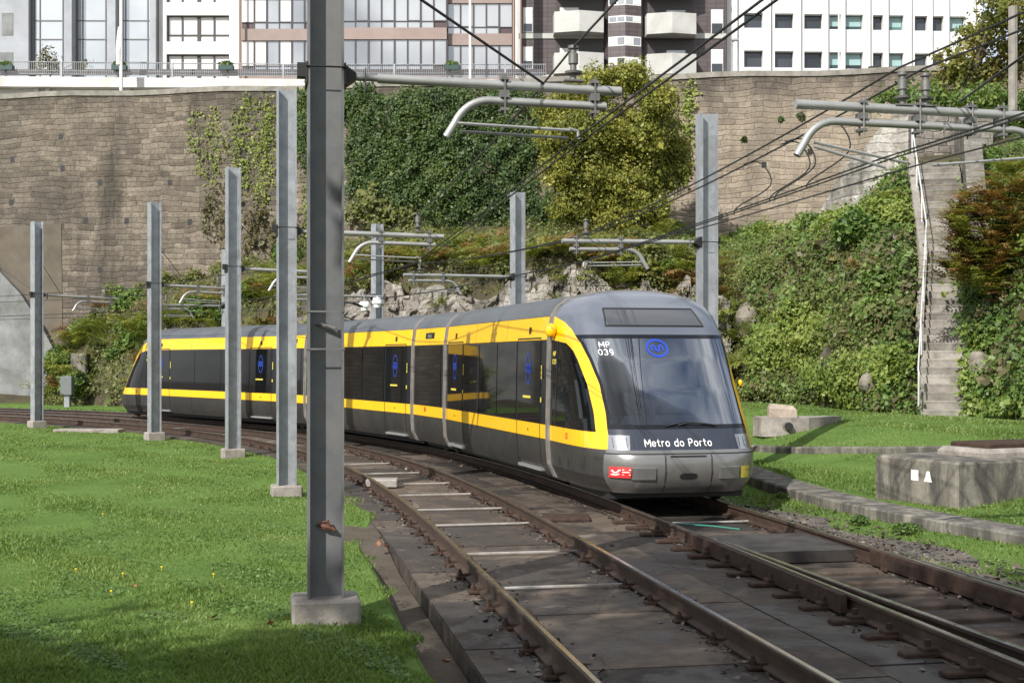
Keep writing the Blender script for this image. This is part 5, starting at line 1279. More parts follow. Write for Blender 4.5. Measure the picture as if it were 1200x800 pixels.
# building five: white office block, drawn in rows that fall a little to the right
D = 82
G5 = thing('white_office_building', px(990, 90, D), 'white office block with rows of square recessed windows', 'building')
b = B(); R(b, 851.5, 1150, TOPY, 125, D, -.55, 9); obj('wall', b, 'white_paint', G5)
wins = [(872, 894), (908, 930), (942.5, 964), (972, 985.5), (990.5, 1011.5), (1023, 1035), (1042, 1059), (1072, 1087), (1093, 1106), (1113, 1131)]
def dyr(x): return (x - 880) / 250 * 4.2
edges = [851.5] + [v for w_ in wins for v in w_] + [1150]
for i in range(0, len(edges), 2):
    x0, x1 = edges[i], edges[i + 1]; b = B()
    R(b, x0 - .0, x1, TOPY, 125, D, .0, .55); R(b, (x0 + x1) / 2 - 1.6, (x0 + x1) / 2 + 1.6, TOPY, 125, D, .22, -.0005); obj('pilaster', b, 'white_paint', G5)
mats = ['darkglass', 'darkglass', 'darkglass', 'tealglass', 'tealglass', 'darkglass', 'tealglass', 'darkglass', 'darkglass', 'tealglass']
for k, (x0, x1) in enumerate(wins):
    d = dyr(x0); prev = TOPY
    for (y0, y1) in ((-115, -97), (-72, -54), (-28, -10), (15.5 + d, 33 + d), (59.5 + d, 79 + d)):
        b = B(); R(b, x0, x1, prev, y0, D, -.004, .55); prev = y1; obj('spandrel', b, 'white_paint', G5)
        b2 = B(); R(b2, x0, x1, y0, y1, D, -.42, .55); wo = obj('window', b2, mats[k] if (k + int(y0)) % 5 else 'darkglass', G5)
        if mats[k] == 'tealglass': b2 = B(); R(b2, x0 + 1, x1 - 1, y0 + 1, y0 + (y1 - y0) * .7, D, -.4, .44); MT.setdefault('tealblind', plain('teal_blind', (.25, .38, .38), .4)); obj('blind', b2, 'tealblind', wo)
    b = B(); R(b, x0, x1, prev, 125, D, -.004, .55); obj('spandrel', b, 'white_paint', G5)
b = B(); q = px(1024, 88, 68); b.lathe([(.22, -.5), (.26, .35), (.3, .36), (.3, .42), (.1, .46)], q, 10); tag(obj('litter_bin', b, 'frame', loc=q), 'dark litter bin on the wall top before the white office block', 'bin')
q = px(858, 92, 66); lp_ = thing('lamp_post', q, 'short grey lamp post at the left corner of the white office block', 'lamp post')
b = B(); b.tube([(q[0], q[1], q[2] - .5), (q[0], q[1], q[2] + 1.8), (q[0] + .1, q[1] - .1, q[2] + 1.9)], .04, 6); obj('post', b, 'galv', lp_); b = B(); b.box(q[0] - .05, q[0] + .3, q[1] - .2, q[1], q[2] + 1.86, q[2] + 1.95); obj('lamp_head', b, 'galv', lp_)
q = px(1187, 130, 46); b = B(); q2 = px(1187, 8, 46); b.tube([q, q2], .16, 8); tag(obj('concrete_pole', b, 'concrete', loc=q), 'pale concrete pole among the trees at the top right', 'pole')

# ------------------------------------------------------------------ vegetation
def tree(name, loc, lobes, n, size, m, label, trunk_r=.2, limbs=7, aspect=.62, group=None, thick=.45, cat='tree'):
    """lobes: (x,y,z,r) world; leaves gather in sprays near each lobe's shell"""
    r = thing(name, loc, label, cat, group)
    L = np.array(lobes); base = Vector(loc)
    cen = Vector(L[:, :3].mean(0))
    b = B(); mid = base.lerp(cen, .55); b.tube([tuple(base - Vector((0, 0, .3))), tuple(base.lerp(mid, .5) + Vector((.1, 0, 0))), tuple(mid)], [trunk_r * 1.25, trunk_r, trunk_r * .75], 8)
    for i in range(min(limbs, len(L))):
        e = Vector(L[i % len(L)][:3]); k = mid.lerp(e, .5) + Vector((random.uniform(-.3, .3), random.uniform(-.3, .3), .2))
        b.tube([tuple(mid - Vector((0, 0, .3))), tuple(k), tuple(e)], [trunk_r * .6, trunk_r * .35, trunk_r * .1], 6)
    obj('trunk', b, 'trunk', r, smooth=50)
    w = L[:, 3] ** 2; cnt = (w / w.sum() * n).astype(int); Ps = []; Ns = []
    for (x, y, z, rad), c in zip(L, cnt):
        ns = max(int(c / 14), 6)
        d = RNG.normal(0, 1, (ns, 3)); d /= np.linalg.norm(d, axis=1)[:, None]
        rr = rad * RNG.uniform(thick, 1.08, ns) * (1 + .16 * np.sin(d[:, 0] * 7 + x) * np.sin(d[:, 2] * 6 + y))
        S = np.array([x, y, z]) + d * rr[:, None] * np.array([1, 1, .85])
        Ps.append(np.repeat(S, 14, 0) + RNG.normal(0, size * 1.1, (ns * 14, 3))); Ns.append(np.repeat(d, 14, 0) + np.array([0, 0, .35]))
    P = np.concatenate(Ps); N = np.concatenate(Ns)
    tint = np.clip(np.repeat(RNG.uniform(0, 1, len(P) // 14), 14) * .6 + RNG.uniform(0, .4, len(P) // 14 * 14), 0, 1)
    leaf_obj('crown', leaves(P, N, size, aspect, .75), 4, tint, m, r)
    return r
def pl(lst, D, j=1.2): 
    out = []
    for x, y, r_ in lst:
        d = D + random.uniform(-j, j); q = px(x, y, d); out.append((q[0], q[1], q[2], r_ * d / F))
    return out
# the big olive-yellow tree on the terrace
tree('terrace_tree', px(722, 290, 54), pl([(700, 100, 26), (738, 92, 24), (770, 118, 26), (668, 118, 22), (655, 160, 28), (700, 150, 38), (748, 160, 40), (785, 172, 25), (655, 200, 24), (690, 205, 40), (738, 215, 44), (780, 205, 26), (794, 195, 18), (772, 150, 24), (672, 240, 28), (716, 256, 30), (760, 243, 28), (640, 130, 15), (720, 268, 16)], 53.6), 92000, .11, 'olive_tree', 'big round olive-yellow tree on the terrace against the old wall', .22)
# trees at the upper right
tree('plane_tree', px(1120, 115, 52), pl([(1120, 78, 26), (1150, 42, 30), (1178, 15, 28), (1130, 110, 24), (1095, 105, 16), (1165, 85, 28), (1195, 60, 28), (1168, -10, 26), (1200, -30, 36), (1215, 20, 30)], 51.5), 13000, .15, 'plane_leaf', 'loose autumn tree with thin browning leaves at the top right', .16, 9, .75, thick=.2)
tree('roadside_shrub', px(1110, 135, 49), pl([(1060, 112, 16), (1090, 118, 20), (1125, 122, 24), (1160, 120, 26), (1190, 130, 26), (1040, 118, 12)], 48.5), 5000, .15, 'cover', 'green shrub spilling over the top of the bank under the autumn tree', .06, 5, cat='shrub')
b = None
# bare bush reflected in front of glass building
tree('street_bush', px(56, 90, 71), pl([(54, 62, 9), (58, 72, 13), (48, 76, 9), (64, 78, 8), (96, 77, 8)], 71, .4), 900, .12, 'vine_dry', 'sparse dark bush behind the railing before the glass building', .04, 5, cat='bush', thick=.1)

def ivy(name, ells, n, size, m, label, lift=(.05, .5), streak=0., cat='ivy', clump=6, thr=-.2):
    Ps = []; tot = sum(a[2] * a[3] for a in ells)
    for (cx, cy, rx, ry) in ells:
        k = int(n * rx * ry / tot / clump)
        t = RNG.uniform(0, 2 * PI, k); rr = np.sqrt(RNG.uniform(0, 1, k)); x = cx + rx * rr * np.cos(t); y = cy + ry * rr * np.sin(t)
        if streak: x = x + np.sin(y * .07 + x * .2) * 2; keep = (np.sin(x * .55) + np.sin(x * 1.3 + 1) + .6 * np.sin(x * .21 + y * .03)) > streak + (rr - .5) * 1.2
        else: keep = (np.sin(x * .21 + y * .13) + np.sin(x * .13 - y * .24 + 2) + np.sin(x * .5 + y * .4)) > thr * 1 - 1 + (rr > .8) * .9
        x, y = x[keep], y[keep]
        bulge = .5 + .5 * np.sin(x * .17 + 1) * np.sin(y * .19 + cx)
        for a, c, bu, q in zip(x, y, bulge, rr[keep]):
            if c < 97: continue
            p = wall_pt(a, c, lift[0] + (lift[1] - lift[0]) * bu * (1 - q * q * .8)); Ps.append((p.x, p.y, p.z))
    P = np.array(Ps); P = np.repeat(P, clump, 0) + RNG.normal(0, .13, (len(P) * clump, 3)) * np.array([1, .6, 1.15])
    N = np.tile(np.array([[-.15, -1, .55]]), (len(P), 1))
    tint = np.clip(np.repeat(RNG.uniform(0, 1, len(Ps)), clump) * .6 + RNG.uniform(0, .4, len(P)), 0, 1)
    o = leaf_obj(name, leaves(P, N, size, .75, .55, .3), 4, tint, m, None, tuple(P.mean(0)))
    return tag(o, label, cat)
ivy('climbing_ivy', [(465, 160, 36, 50), (480, 205, 44, 50), (520, 150, 60, 52), (560, 200, 70, 70), (505, 225, 60, 48), (600, 250, 60, 40), (610, 150, 40, 50), (640, 262, 60, 28), (480, 130, 34, 28), (560, 118, 50, 20), (690, 275, 40, 22)], 62000, .105, 'ivy_dark', 'broad dark green ivy covering the wall left of the olive tree', (.1, .9))
ivy('climbing_ivy', [(425, 130, 22, 30), (428, 180, 24, 45), (440, 225, 34, 28), (360, 150, 16, 48), (400, 120, 14, 22)], 14000, .105, 'ivy_dark', 'dark ivy column on the wall just right of the nearest pole', (.05, .5))
ivy('creeper', [(300, 150, 34, 45), (290, 200, 30, 40), (245, 170, 26, 45), (312, 190, 20, 60), (355, 170, 20, 70), (360, 250, 18, 40)], 13000, .1, 'ivy_light', 'yellow-green creeper hanging in streaks down the old wall', (.03, .18), .35)
ivy('dry_vine', [(262, 250, 26, 40), (300, 265, 22, 38), (330, 275, 30, 34)], 7500, .13, 'vine_dry', 'brownish dry vine hanging on the wall behind the tall lawn pole', (.05, .3), .45)
ivy('creeper', [(808, 120, 9, 22), (803, 160, 6, 30), (800, 200, 7, 20)], 900, .14, 'ivy_light', 'narrow yellow creeper on the wall at the right edge of the olive tree', (.03, .12))
ivy('pale_shrub', [(430, 247, 30, 16), (460, 256, 34, 18), (440, 235, 18, 14)], 2600, .17, 'olive_cover', 'pale greyish shrub at the foot of the dark ivy', (.5, 1.3), 0, 'shrub', 6, .5)
for (ta, tb, tr, tl_) in ((938, 136, 5, 'small green tuft high on the bare wall, right of the others'), (915, 140, 3, 'tiny green tuft on the bare upper wall between two others'), (872, 163, 3, 'tiny green tuft on the bare wall nearest the tall pole')):
    tp_ = wall_pt(ta, tb, .05); P, N = leafball(tuple(tp_), tr * .04, 60, .1, (1, .5, 1)); tag(leaf_obj('wall_tuft', leaves(P, N, .12), 4, RNG.uniform(0, 1, len(P)), 'ivy_dark', None, tuple(tp_)), tl_, 'plant')

# hillside cover: dense mat of small leaves, nobody could count it
def hill_normal(k, d):
    p = Vector(hill_pt(k, d)); a = Vector(hill_pt(k + .04, d)) - p; c = Vector(hill_pt(k, d + .12)) - p
    n = c.cross(a); n = n if n.length > 1e-6 else Vector((0, -1, 1)); n.normalize(); return n if n.z > -.2 else -n
def cover(name, k0, k1, n, size, m, skip, label, dmax=14, bul=.5, clump=7, pw=1.5):
    Ps = []; Ns = []; rnd = random.Random(len(name) + int(k0 * 10))
    tries = 0
    while len(Ps) < n and tries < n * 6:
        tries += 1
        k = rnd.uniform(k0, k1); d = dmax * rnd.random() ** pw + .02
        if 10.0 < k < 11.0: continue
        p = hill_pt(k, d)
        if p[1] > wy(p[0]) - .2: continue
        q = math.sin(p[0] * 1.3 + p[2]) + math.sin(p[0] * 2.7 - p[2] * 2.1 + p[1]) + math.sin(p[2] * 1.9 + p[1] * .7)
        if skip(k, d, q, p): continue
        nn = hill_normal(k, d); h = bul * (.5 + .5 * math.sin(p[0] * 2.1 + p[2] * 1.3) * math.sin(p[2] * 2.3 + p[1])) * rnd.random()
        Ps.append((p[0] + nn.x * h, p[1] + nn.y * h, p[2] + nn.z * h)); Ns.append(tuple(nn))
    P = np.repeat(np.array(Ps), clump, 0) + RNG.normal(0, .12, (len(Ps) * clump, 3)); N = np.repeat(np.array(Ns), clump, 0) + np.array([0, -.2, .3])
    tint = np.clip(np.repeat(RNG.uniform(0, 1, len(Ps)), clump) * .65 + RNG.uniform(0, .35, len(P)), 0, 1)
    o = leaf_obj(name, leaves(P, N, size, .75, .6), 4, tint, m, None, tuple(P.mean(0))); tag(o, label, 'ground cover', None, 'stuff'); return o
PALE = lambda p: 11.0 < p[0] < 14.2 and p[1] > 41.8
cover('ground_cover', 7.3, 17, 20000, .1, 'cover', lambda k, d, q, p: (q > 1.5 and .5 < d < 4) or PALE(p), 'thick bright green leafy cover on the bank around the stairs', 16)
cover('ground_cover', 6.6, 9.3, 8500, .085, 'olive_cover', lambda k, d, q, p: q > 1.3 or PALE(p), 'olive and yellowish low cover on the bank behind the tram front', 14)
cover('ground_cover', 1.1, 6.7, 9500, .1, 'olive_cover', lambda k, d, q, p: (3.3 < k < 7 and d < .8) or q > 1.2, 'olive scrub cover on the terrace under the old wall', 12)

cover('ground_cover', 7.4, 9.95, 5500, .11, 'bright_cover', lambda k, d, q, p: q < .25 or PALE(p), 'bright yellow-green creeper patches on the bank behind the tram front', 13, .8, 7, 1.3)
cover('ground_cover', 11.05, 16, 3000, .11, 'bright_cover', lambda k, d, q, p: q < .2, 'bright yellow-green creeper patches right of the stairs', 10, .7, 7, 1.3)
cover('ground_cover', 7.4, 14, 900, .16, 'vine_dry', lambda k, d, q, p: q > -.6 or PALE(p), 'dry brown patches in the leafy bank', 9, .7, 6, 1.2)
cover('ground_cover', 6.4, 9.7, 6000, .1, 'cover', lambda k, d, q, p: d < 7 or PALE(p), 'leafy scrub along the top of the bank against the bare wall', 24, .5, 7, .9)
MT['rockmat'] = M('lichen_rock', (.2, .18, .15), .95, 0, .4, 3.5, 1.0, (.055, .05, .042), .15)
MT['rockdark'] = M('wet_dark_rock', (.085, .072, .058), .9, 0, .4, 3.5, 1.0, (.03, .028, .022), .15)
def rock(p, sx, sy, sz, seed, label, m='pale_stone'):
    rnd = random.Random(seed); b = B(); n = 9
    dirs = [Vector((rnd.gauss(0, 1), rnd.gauss(0, 1), rnd.gauss(0, 1))).normalized() for _ in range(11)]
    cut = [rnd.uniform(.62, .95) for _ in dirs]
    def f(u, v):
        d = Vector((math.cos(u) * math.cos(v), math.sin(u) * math.cos(v), math.sin(v))); r = 1.0
        for q, c in zip(dirs, cut):
            k = d.dot(q)
            if k > 0: r = min(r, c / k)
        r *= 1 + rnd.uniform(-.03, .03)
        return (p[0] + d.x * r * sx, p[1] + d.y * r * sy, p[2] + d.z * r * sz)
    b.grid(f, [2 * PI * i / 14 for i in range(14)] + [2 * PI * .9999], [-PI / 2 + PI * j / 9 for j in range(10)])
    return tag(obj('rock', b, m, loc=tuple(p)), label, 'rock')
for i, (k, d, sx, sz, m_, lab) in enumerate([(7.25, 1.5, .5, .7, 'pale_stone', 'tall pale rock showing above the tram right shoulder'), (8.35, .5, .45, 1.0, 'side_stone', 'dark upright rock among the ivy in the middle of the right bank'), (9.1, .5, .55, .35, 'pale_stone', 'yellowish flat rock low on the bank left of the stairs'), (9.3, 1.2, .5, .4, 'side_stone', 'dark rock above the flat one left of the stairs'), (11.25, .7, .35, .6, 'pale_stone', 'pale narrow rock just right of the lower stairs'), (11.2, 1.8, .35, .5, 'side_stone', 'grey rock beside the middle of the stairs'), (6.7, 2.2, .7, .4, 'pale_stone', 'pale flat boulder on the terrace edge above the tram front')]):
    p = hill_pt(k, d, 1); rock((p[0], p[1] - .12, p[2]), sx, .4, sz, 30 + i, lab, 'rockmat' if m_ == 'pale_stone' else 'rockdark')
# fern and bush tufts, each a thing
def frond(Ls, Qs, o, az, el, ln, w, nseg=9):
    d = np.array([math.cos(az), math.sin(az), 0]); pos = np.array(o, float); e = el
    side = np.array([-d[1], d[0], 0])
    for i in range(nseg):
        e -= 1.5 * el / nseg * (.6 + i / nseg)
        t = d * math.cos(e) + np.array([0, 0, math.sin(e)]); st = ln / nseg; nx = pos + t * st
        ww = w * math.sin(PI * (.12 + .88 * (1 - i / nseg)) * .55)
        for sg in (1, -1):
            tip = pos + side * sg * ww + t * st * 1.1 + np.array([0, 0, -.06 * ww]); nrm = st * .62
            Qs.append([pos, pos + t * nrm + side * sg * ww * .35, tip, pos - t * nrm * .1 + side * sg * ww * .45])
        pos = nx
def fern_mesh(name, m, R0, H, n, seed):
    rnd = random.Random(seed); Q = []
    for i in range(n):
        az = rnd.uniform(0, 2 * PI); a = rnd.random() ** .5
        frond(None, Q, (R0 * .45 * a * math.cos(az), R0 * .45 * a * math.sin(az), H * .25 * rnd.random()), az + rnd.uniform(-.5, .5), rnd.uniform(.5, 1.35), rnd.uniform(.6, 1.1) * H, rnd.uniform(.14, .24) * H)
    V = np.array(Q)
    tint = np.clip(np.repeat(np.array([rnd.random() for _ in range(n)]), len(Q) // n) * .8 + np.array([rnd.random() * .2 for _ in Q]), 0, 1)
    return leaf_obj(name, V, 4, tint, m)
def bush_mesh(name, m, r, n, size, seed):
    rnd = random.Random(seed); Ps = []; Ns = []
    for i in range(6):
        c = (rnd.uniform(-.5, .5) * r, rnd.uniform(-.5, .5) * r, rnd.uniform(.15, .65) * r); P, N = leafball(c, r * rnd.uniform(.35, .6), n // 6, size, (1, 1, .9), (.6, 1.05)); Ps.append(P); Ns.append(N + np.array([0, 0, .4]))
    P = np.concatenate(Ps); N = np.concatenate(Ns); return leaf_obj(name, leaves(P, N, size, .7, .6), 4, np.clip(RNG.uniform(0, 1, len(P)), 0, 1), m)
fern_src = [fern_mesh('fern', 'fern', 1.0, 1.0, 26, 3), fern_mesh('fern', 'fern', 1.1, .9, 30, 4), fern_mesh('fern', 'fern_rust', 1.0, .95, 26, 5)]
bush_src = [bush_mesh('bush', 'cover', .9, 900, .15, 6), bush_mesh('bush', 'olive_cover', .9, 800, .14, 8)]
used = set()
def place(src, k, d, sc, lab, cat, grp, dz=-.1):
    o = src if src.name not in used else src.copy()
    if src.name in used: COL.objects.link(o)
    used.add(src.name); p = hill_pt(k, d); o.location = (p[0], p[1] - .1, p[2] + dz); o.scale = (sc, sc, sc * random.uniform(.85, 1.15)); o.rotation_euler = (random.uniform(-.15, .15), random.uniform(-.15, .15), random.uniform(0, 6.28)); tag(o, lab, cat, grp)
rr = random.Random(21)
for i in range(58):      # left bank
    k = rr.uniform(1.15, 3.6); d = rr.uniform(.2, 4.2); t = rr.random()
    if t < .22: place(fern_src[2], k, d, rr.uniform(.9, 1.5), 'rust-brown fern tuft on the bank behind the tram tail', 'fern', 'rusty ferns on the left bank')
    elif t < .75: place(fern_src[i % 2], k, d, rr.uniform(.9, 1.6), 'yellow-green fern on the bank behind the tram tail', 'fern', 'green ferns on the left bank')
    else: place(bush_src[0], k, d, rr.uniform(.8, 1.3), 'leafy green bush on the bank behind the tram tail', 'bush', 'bushes on the left bank')
for i in range(95):      # terrace edge above the rock wall
    k = rr.uniform(3.3, 7.0); d = rr.choice([rr.uniform(.9, 1.7), rr.uniform(.9, 1.9), rr.uniform(2, 9)]); t = rr.random()
    if t < .25: place(fern_src[2], k, d, rr.uniform(.8, 1.3), 'rust-brown fern on the terrace above the pale rock wall', 'fern', 'rusty ferns on the terrace')
    elif t < .75: place(fern_src[i % 2], k, d, rr.uniform(.8, 1.4), 'yellow-green fern on the terrace above the pale rock wall', 'fern', 'green ferns on the terrace')
    else: place(bush_src[i % 2], k, d, rr.uniform(.7, 1.2), 'low round bush on the terrace above the pale rock wall', 'bush', 'bushes on the terrace')
for i in range(26):      # tufts growing from the rock wall
    k = rr.uniform(3.5, 7.2); p = rk(rr.uniform(.45, .95), k)
    src = rr.choice([fern_src[0], fern_src[1], bush_src[1]]); o = src.copy(); COL.objects.link(o); o.location = (p[0], p[1] - .05, p[2]); sc = rr.uniform(.45, .8); o.scale = (sc, sc, sc); o.rotation_euler = (.5, 0, rr.uniform(0, 6)); isb = src is bush_src[1]
    tag(o, ('small olive bush' if isb else 'small fern tuft') + ' rooted in the cracks of the pale rock wall', 'bush' if isb else 'fern', ('bushes' if isb else 'ferns') + ' in the rock wall cracks')
for i in range(34):      # right bank
    k = rr.choice([rr.uniform(7.3, 9.8), rr.uniform(11.5, 14.5)]); d = rr.uniform(.3, 9); t = rr.random()
    nm_ = 'left' if k < 10 else 'right'
    if t < .12: place(fern_src[2], k, d, rr.uniform(.5, .9), 'rust-brown fern on the bank ' + nm_ + ' of the stairs', 'fern', 'rusty ferns ' + nm_ + ' of the stairs')
    elif t < .4: place(fern_src[i % 2], k, d, rr.uniform(.5, .9), 'green fern on the bank ' + nm_ + ' of the stairs', 'fern', 'green ferns ' + nm_ + ' of the stairs')
    else: place(bush_src[0 if t < .8 else 1], k, d, rr.uniform(.6, 1.1), ('fresh green' if t < .8 else 'olive') + ' leafy bush on the bank ' + nm_ + ' of the stairs', 'bush', ('green' if t < .8 else 'olive') + ' bushes ' + nm_ + ' of the stairs')
# the big russet bush leaning over the stairs
RB = thing('russet_bush', px(1160, 300, 31.5), 'big feathery russet and green bush overhanging the stairs at right', 'bush')
Q = []; rnd = random.Random(5)
spots = [(1128, 285), (1145, 262), (1150, 300), (1165, 240), (1180, 265), (1190, 230), (1140, 320), (1170, 300), (1195, 290), (1185, 205), (1130, 300), (1160, 330), (1118, 318), (1122, 268), (1138, 240), (1175, 340)]
for m_, nm2 in (('fern_rust', 'russet_fronds'), ('fern', 'green_fronds')):
    Q = []
    for i, (a, c) in enumerate(spots):
        p = px(a, c, 31 + rnd.uniform(-.3, 1.2))
        for j in range(44):
            if (rnd.random() < (.62 if a < 1172 else .3)) != (m_ == 'fern_rust'): continue
            frond(None, Q, (p[0] + rnd.uniform(-.3, .3), p[1] + rnd.uniform(-.2, .4), p[2] + rnd.uniform(-.3, .3)), rnd.uniform(PI * .8, PI * 2.0), rnd.uniform(.1, 1.1), rnd.uniform(.55, 1.0), rnd.uniform(.13, .22))
    V = np.array(Q); leaf_obj(nm2, V, 4, RNG.uniform(0, 1, len(V)), m_, RB)
b = B(); p = px(1175, 330, 32.5)
for a, c in spots: b.tube([p, tuple(Vector(p).lerp(Vector(px(a, c, 31.8)), .5) + Vector((0, 0, .2))), px(a, c, 31.6)], [.05, .035, .015], 5)
obj('branches', b, 'trunk', RB)
# weeds along kerb and block
for (X, Y, sc) in [(5.1, 19.6, .3), (5.5, 19.2, .28), (6.0, 18.0, .35), (6.7, 18.3, .4), (7.4, 18.7, .45), (4.7, 17.6, .28), (5.0, 16.7, .32), (8.2, 19.2, .5), (5.9, 14.6, .3), (4.2, 20.6, .28)]:
    o = bush_src[0].copy(); COL.objects.link(o); o.location = (X, Y, -.16); o.scale = (sc * .8, sc * .8, sc * .55); o.rotation_euler = (0, 0, X * 7); tag(o, 'small leafy weed at the foot of the stone kerb or concrete block', 'weed', 'weeds by the kerb and concrete block')

# grass blades
def blades(X, Y, Z, hgt, wid, name, label):
    n = len(X); a = RNG.uniform(0, 2 * PI, n); h = hgt * RNG.uniform(.5, 1.4, n); ln = RNG.uniform(.2, .9, n) * h; la = RNG.uniform(0, 2 * PI, n)
    dx, dy = np.cos(a) * wid, np.sin(a) * wid; Bs = np.stack([X, Y, Z], 1)
    tip = Bs + np.stack([np.cos(la) * ln, np.sin(la) * ln, h], 1); md = Bs + np.stack([np.cos(la) * ln * .3, np.sin(la) * ln * .3, h * .6], 1)
    o1 = np.stack([dx, dy, np.zeros(n)], 1)
    V = np.stack([Bs - o1, Bs + o1, md + o1 * .8, tip], 1)
    cl = .5 + .5 * np.sin(X * 1.9 + np.sin(Y * 2.3) * 1.5) * np.sin(Y * 1.4 + X * .7)
    tint = np.clip(RNG.uniform(0, 1, n) * .6 + cl * .4, 0, 1)
    o = leaf_obj(name, V, 4, tint, 'grass'); return tag(o, label, 'grass', None, 'stuff')
def sample(n, y0, y1, pw):
    Y = y0 * (y1 / y0) ** (RNG.uniform(0, 1, n) ** pw); X = (RNG.uniform(-.3, 1.1, n) * 1200 - 600) / F * Y; return X, Y
X, Y = sample(520000, 7.0, 44, 1.1)
off = offs_of(X, Y); sY = (Y - 6) / .95
edge = -1.68 + .46 * sm(9.8, 13.5, (Y - 6) / .975); keep = off < edge + .09 * np.sin(Y * 3.1) + .05 * np.sin(Y * 9) - .02
X, Y = X[keep], Y[keep]; patch = np.sin(X * 1.3 + 2 * np.sin(Y * .9)) * np.sin(Y * 1.1 + X * .5)
kp2 = RNG.uniform(0, 1, len(X)) < .85 + .2 * patch; X, Y = X[kp2], Y[kp2]
hg = (.03 + .01 * (np.sin(X * 2.7 + Y) * np.sin(Y * 1.9)) + .014 * sm(11.4, 9.8, Y)) * (1 + Y * .008)
blades(X, Y, lawn_z(X, Y) - .01, np.maximum(hg, .02), .003 + Y * .00032, 'lawn_grass', 'short green grass of the front lawn')
X, Y = sample(330000, 11, 46, .8); off = offs_of(X, Y)
kx = np.interp(Y, [7, 11.5, 15.2, 17, 19, 21.5, 24, 27, 40], [9.4, 7.5, 5.95, 5.25, 4.65, 4.28, 4.1, 3.9, 0])
inv = (off > 4.35 + .2 * np.sin(Y * 2.1) + .12 * np.sin(Y * 5.3)) & (Y < 47)
onk = (X > kx - .02) & (X < kx + .68) & (Y < 27); strip_ = (X < kx) & (Y < 27)
dens = RNG.uniform(0, 1, len(X)) < np.where(strip_, .7 + .35 * np.sin(Y * 2.3 + X * 3), 1)
keep = inv & ~onk & dens; X, Y, off = X[keep], Y[keep], off[keep]
Z = right_z(X, Y, off)
# keep clear of the block
bxr = (X - 6.2) * math.cos(yaw) + (Y - 18.25) * math.sin(yaw); byr = -(X - 6.2) * math.sin(yaw) + (Y - 18.25) * math.cos(yaw)
ok = ~((bxr > 0) & (bxr < 3.2) & (byr > 0) & (byr < 1.75)); bxx = np.interp(Y, [q[0][1] for q in HK[5:14]][::-1], [q[0][0] for q in HK[5:14]][::-1]); ok &= X < bxx + .5
X, Y, Z = X[ok], Y[ok], Z[ok]
blades(X, Y, Z - .01, np.full(len(X), .045) + .02 * np.sin(X * 3 + Y), .004 + Y * .0004, 'verge_grass', 'bright green grass of the verge right of the tram')
# far strip of grass beyond the rails at left
n = 26000; s_ = RNG.uniform(38, 62, n); u_ = RNG.uniform(0, 1, n) ** .7 * 8 + 4.6
pts = np.array([TP(a, c) for a, c in zip(s_, u_)]); blades(pts[:, 0], pts[:, 1], np.full(n, -.17), np.full(n, .12), .02, 'far_grass', 'strip of grass between the far rails and the old wall')
n = 60000; Y = 7.8 * (20 / 7.8) ** RNG.uniform(0, 1, n); X = (RNG.uniform(-.05, .62, n) * 1200 - 600) / F * Y; pt = np.sin(X * 2.3 + 1.7 * np.sin(Y * 1.3)) * np.sin(Y * 1.9 + X * .8) + .5 * np.sin(X * 6 + Y * 4)
kk = (pt > .35) & (offs_of(X, Y) < -1.85 + .4 * sm(9.8, 13.5, (Y - 6) / .975)); X, Y = X[kk], Y[kk]; P = np.stack([X, Y, lawn_z(X, Y) + RNG.uniform(.015, .045, len(X))], 1)
tag(leaf_obj('clover', leaves(P, np.tile(np.array([[0, -.1, 1.0]]), (len(P), 1)), .024, .95, .35), 4, RNG.uniform(0, 1, len(P)), 'clover_leaf'), 'broad-leaved clover and weeds in patches of the front lawn', 'clover', None, 'stuff')
# dandelions and dead leaves on the lawn
fb = B(); fb.lathe([(.003, 0), (.002, .035), (.011, .037), (.013, .045), (.004, .05)], (0, 0, 0), 8); f0 = obj('dandelion', fb, 'flower', None, world=False)
rr = random.Random(3); first = True
for i in range(11):
    a, c = rr.choice([(rr.uniform(330, 520), rr.uniform(580, 730)), (rr.uniform(0, 330), rr.uniform(600, 720))]); d = F * 2.25 / (c - 420); x = (a - 600) / F * d
    if float(offs_of(np.array([x]), np.array([d]))[0]) > -1.9: continue
    o = f0 if first else f0.copy()
    if not first: COL.objects.link(o)
    first = False; o.location = (x, d, float(lawn_z(x, d))); tag(o, 'tiny yellow dandelion in the front lawn', 'flower', 'dandelions in the lawn')
lf = B(); lf.v = [(-.07, 0, .01), (-.02, .05, .03), (.06, .02, .02), (.07, -.02, .05), (0, -.05, .02), (0, 0, 0)]; lf.f = [(0, 5, 1), (1, 5, 2), (2, 5, 3), (3, 5, 4), (4, 5, 0)]
l0 = obj('dead_leaf', lf, 'dead_leaf', None, world=False); first = True
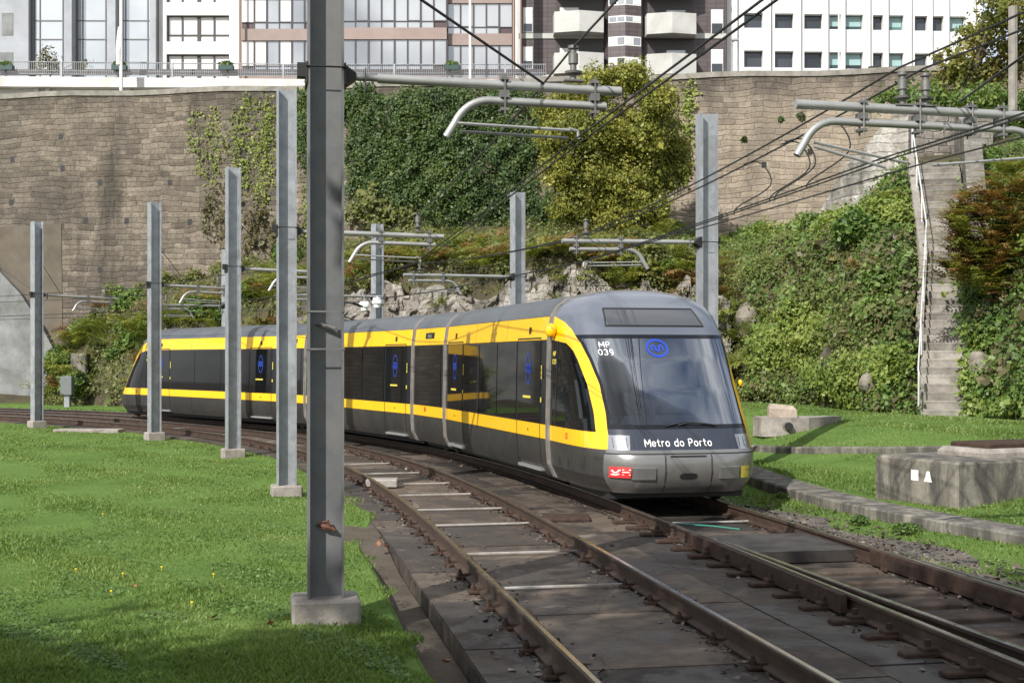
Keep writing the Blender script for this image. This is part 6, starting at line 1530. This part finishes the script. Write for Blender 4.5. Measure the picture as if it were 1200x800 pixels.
for (a, c) in [(318, 735), (250, 727), (157, 690), (448, 637), (443, 641), (452, 643), (446, 633), (524, 780), (1128, 590)]:
    d = F * 2.24 / (c - 420); o = l0 if first else l0.copy()
    if not first: COL.objects.link(o)
    first = False; o.location = ((a - 600) / F * d, d, -.15); s = rr.uniform(.5, .85); o.scale = (s, s, s); o.rotation_euler = (rr.uniform(-.4, .4), rr.uniform(-.4, .4), rr.uniform(0, 6)); tag(o, 'curled brown dead leaf lying on the ground', 'leaf', 'dead leaves on the ground')
n = 5200; s_ = RNG.uniform(1.5, 26, n); c_ = RNG.choice([-.75, .75, OA - .75, OA + .75], n) + RNG.normal(0, .16, n); pts = np.array([TP(a, c, Z_SLAB) for a, c in zip(s_, c_)])
s2 = RNG.uniform(1, 15, 2600); p2 = np.array([TP(a, 4.2 + c * c * .95, -.152) for a, c in zip(s2, RNG.uniform(0, 1, 2600))]); pts = np.concatenate([pts, p2]); n = len(pts); P = pts + np.array([0, 0, .006]); N = np.tile(np.array([[0, 0, 1.0]]), (n, 1)); MT['grit'] = leafmat('rusty_grit', [(.02, .014, .01), (.05, .035, .026), (.11, .085, .065), (.2, .17, .14)], 0, 2)
tag(leaf_obj('grit', leaves(P, N, .05, .8, .35), 4, RNG.uniform(0, 1, n), 'grit'), 'loose grit and rust flakes along the rails', 'grit', None, 'stuff')
# broad-leaved trees behind the camera that shade the foreground
tree('shade_tree', (-9.5, -4, 0), [(-10, -1, 8.5, 2.6), (-8, -2.5, 9.5, 2.8), (-12, -3, 9, 3), (-9, -5, 11, 3), (-7, 0, 8, 1.8), (-13, 0, 8, 2.2)], 9000, .3, 'shade_leaf', 'broad leafy tree behind the camera at left', .3, 6, .7, thick=.2)
tree('shade_tree', (-3.2, -4.5, 0), [(-4.5, -.5, 9, 2.2), (-2.2, -.8, 10, 2.4), (-5, 3.2, 9.4, 1.5), (-3, -3.5, 11, 3), (-.5, -2.5, 9.5, 2.4), (-6, -3, 10, 2.4), (-3.6, 2, 9, 1.3)], 9500, .3, 'shade_leaf', 'leafy tree close behind the camera at left', .3, 7, .7, thick=.2)
tree('shade_tree', (-.6, -9, 0), [(1, -4, 10, 2.6), (-1, -7, 12, 3), (2, -2.2, 9, 1.9), (1.5, -8, 11, 3), (3, -5, 10.5, 2.5)], 8000, .3, 'shade_leaf', 'leafy tree behind the camera beside the track', .3, 5, .7, thick=.2)
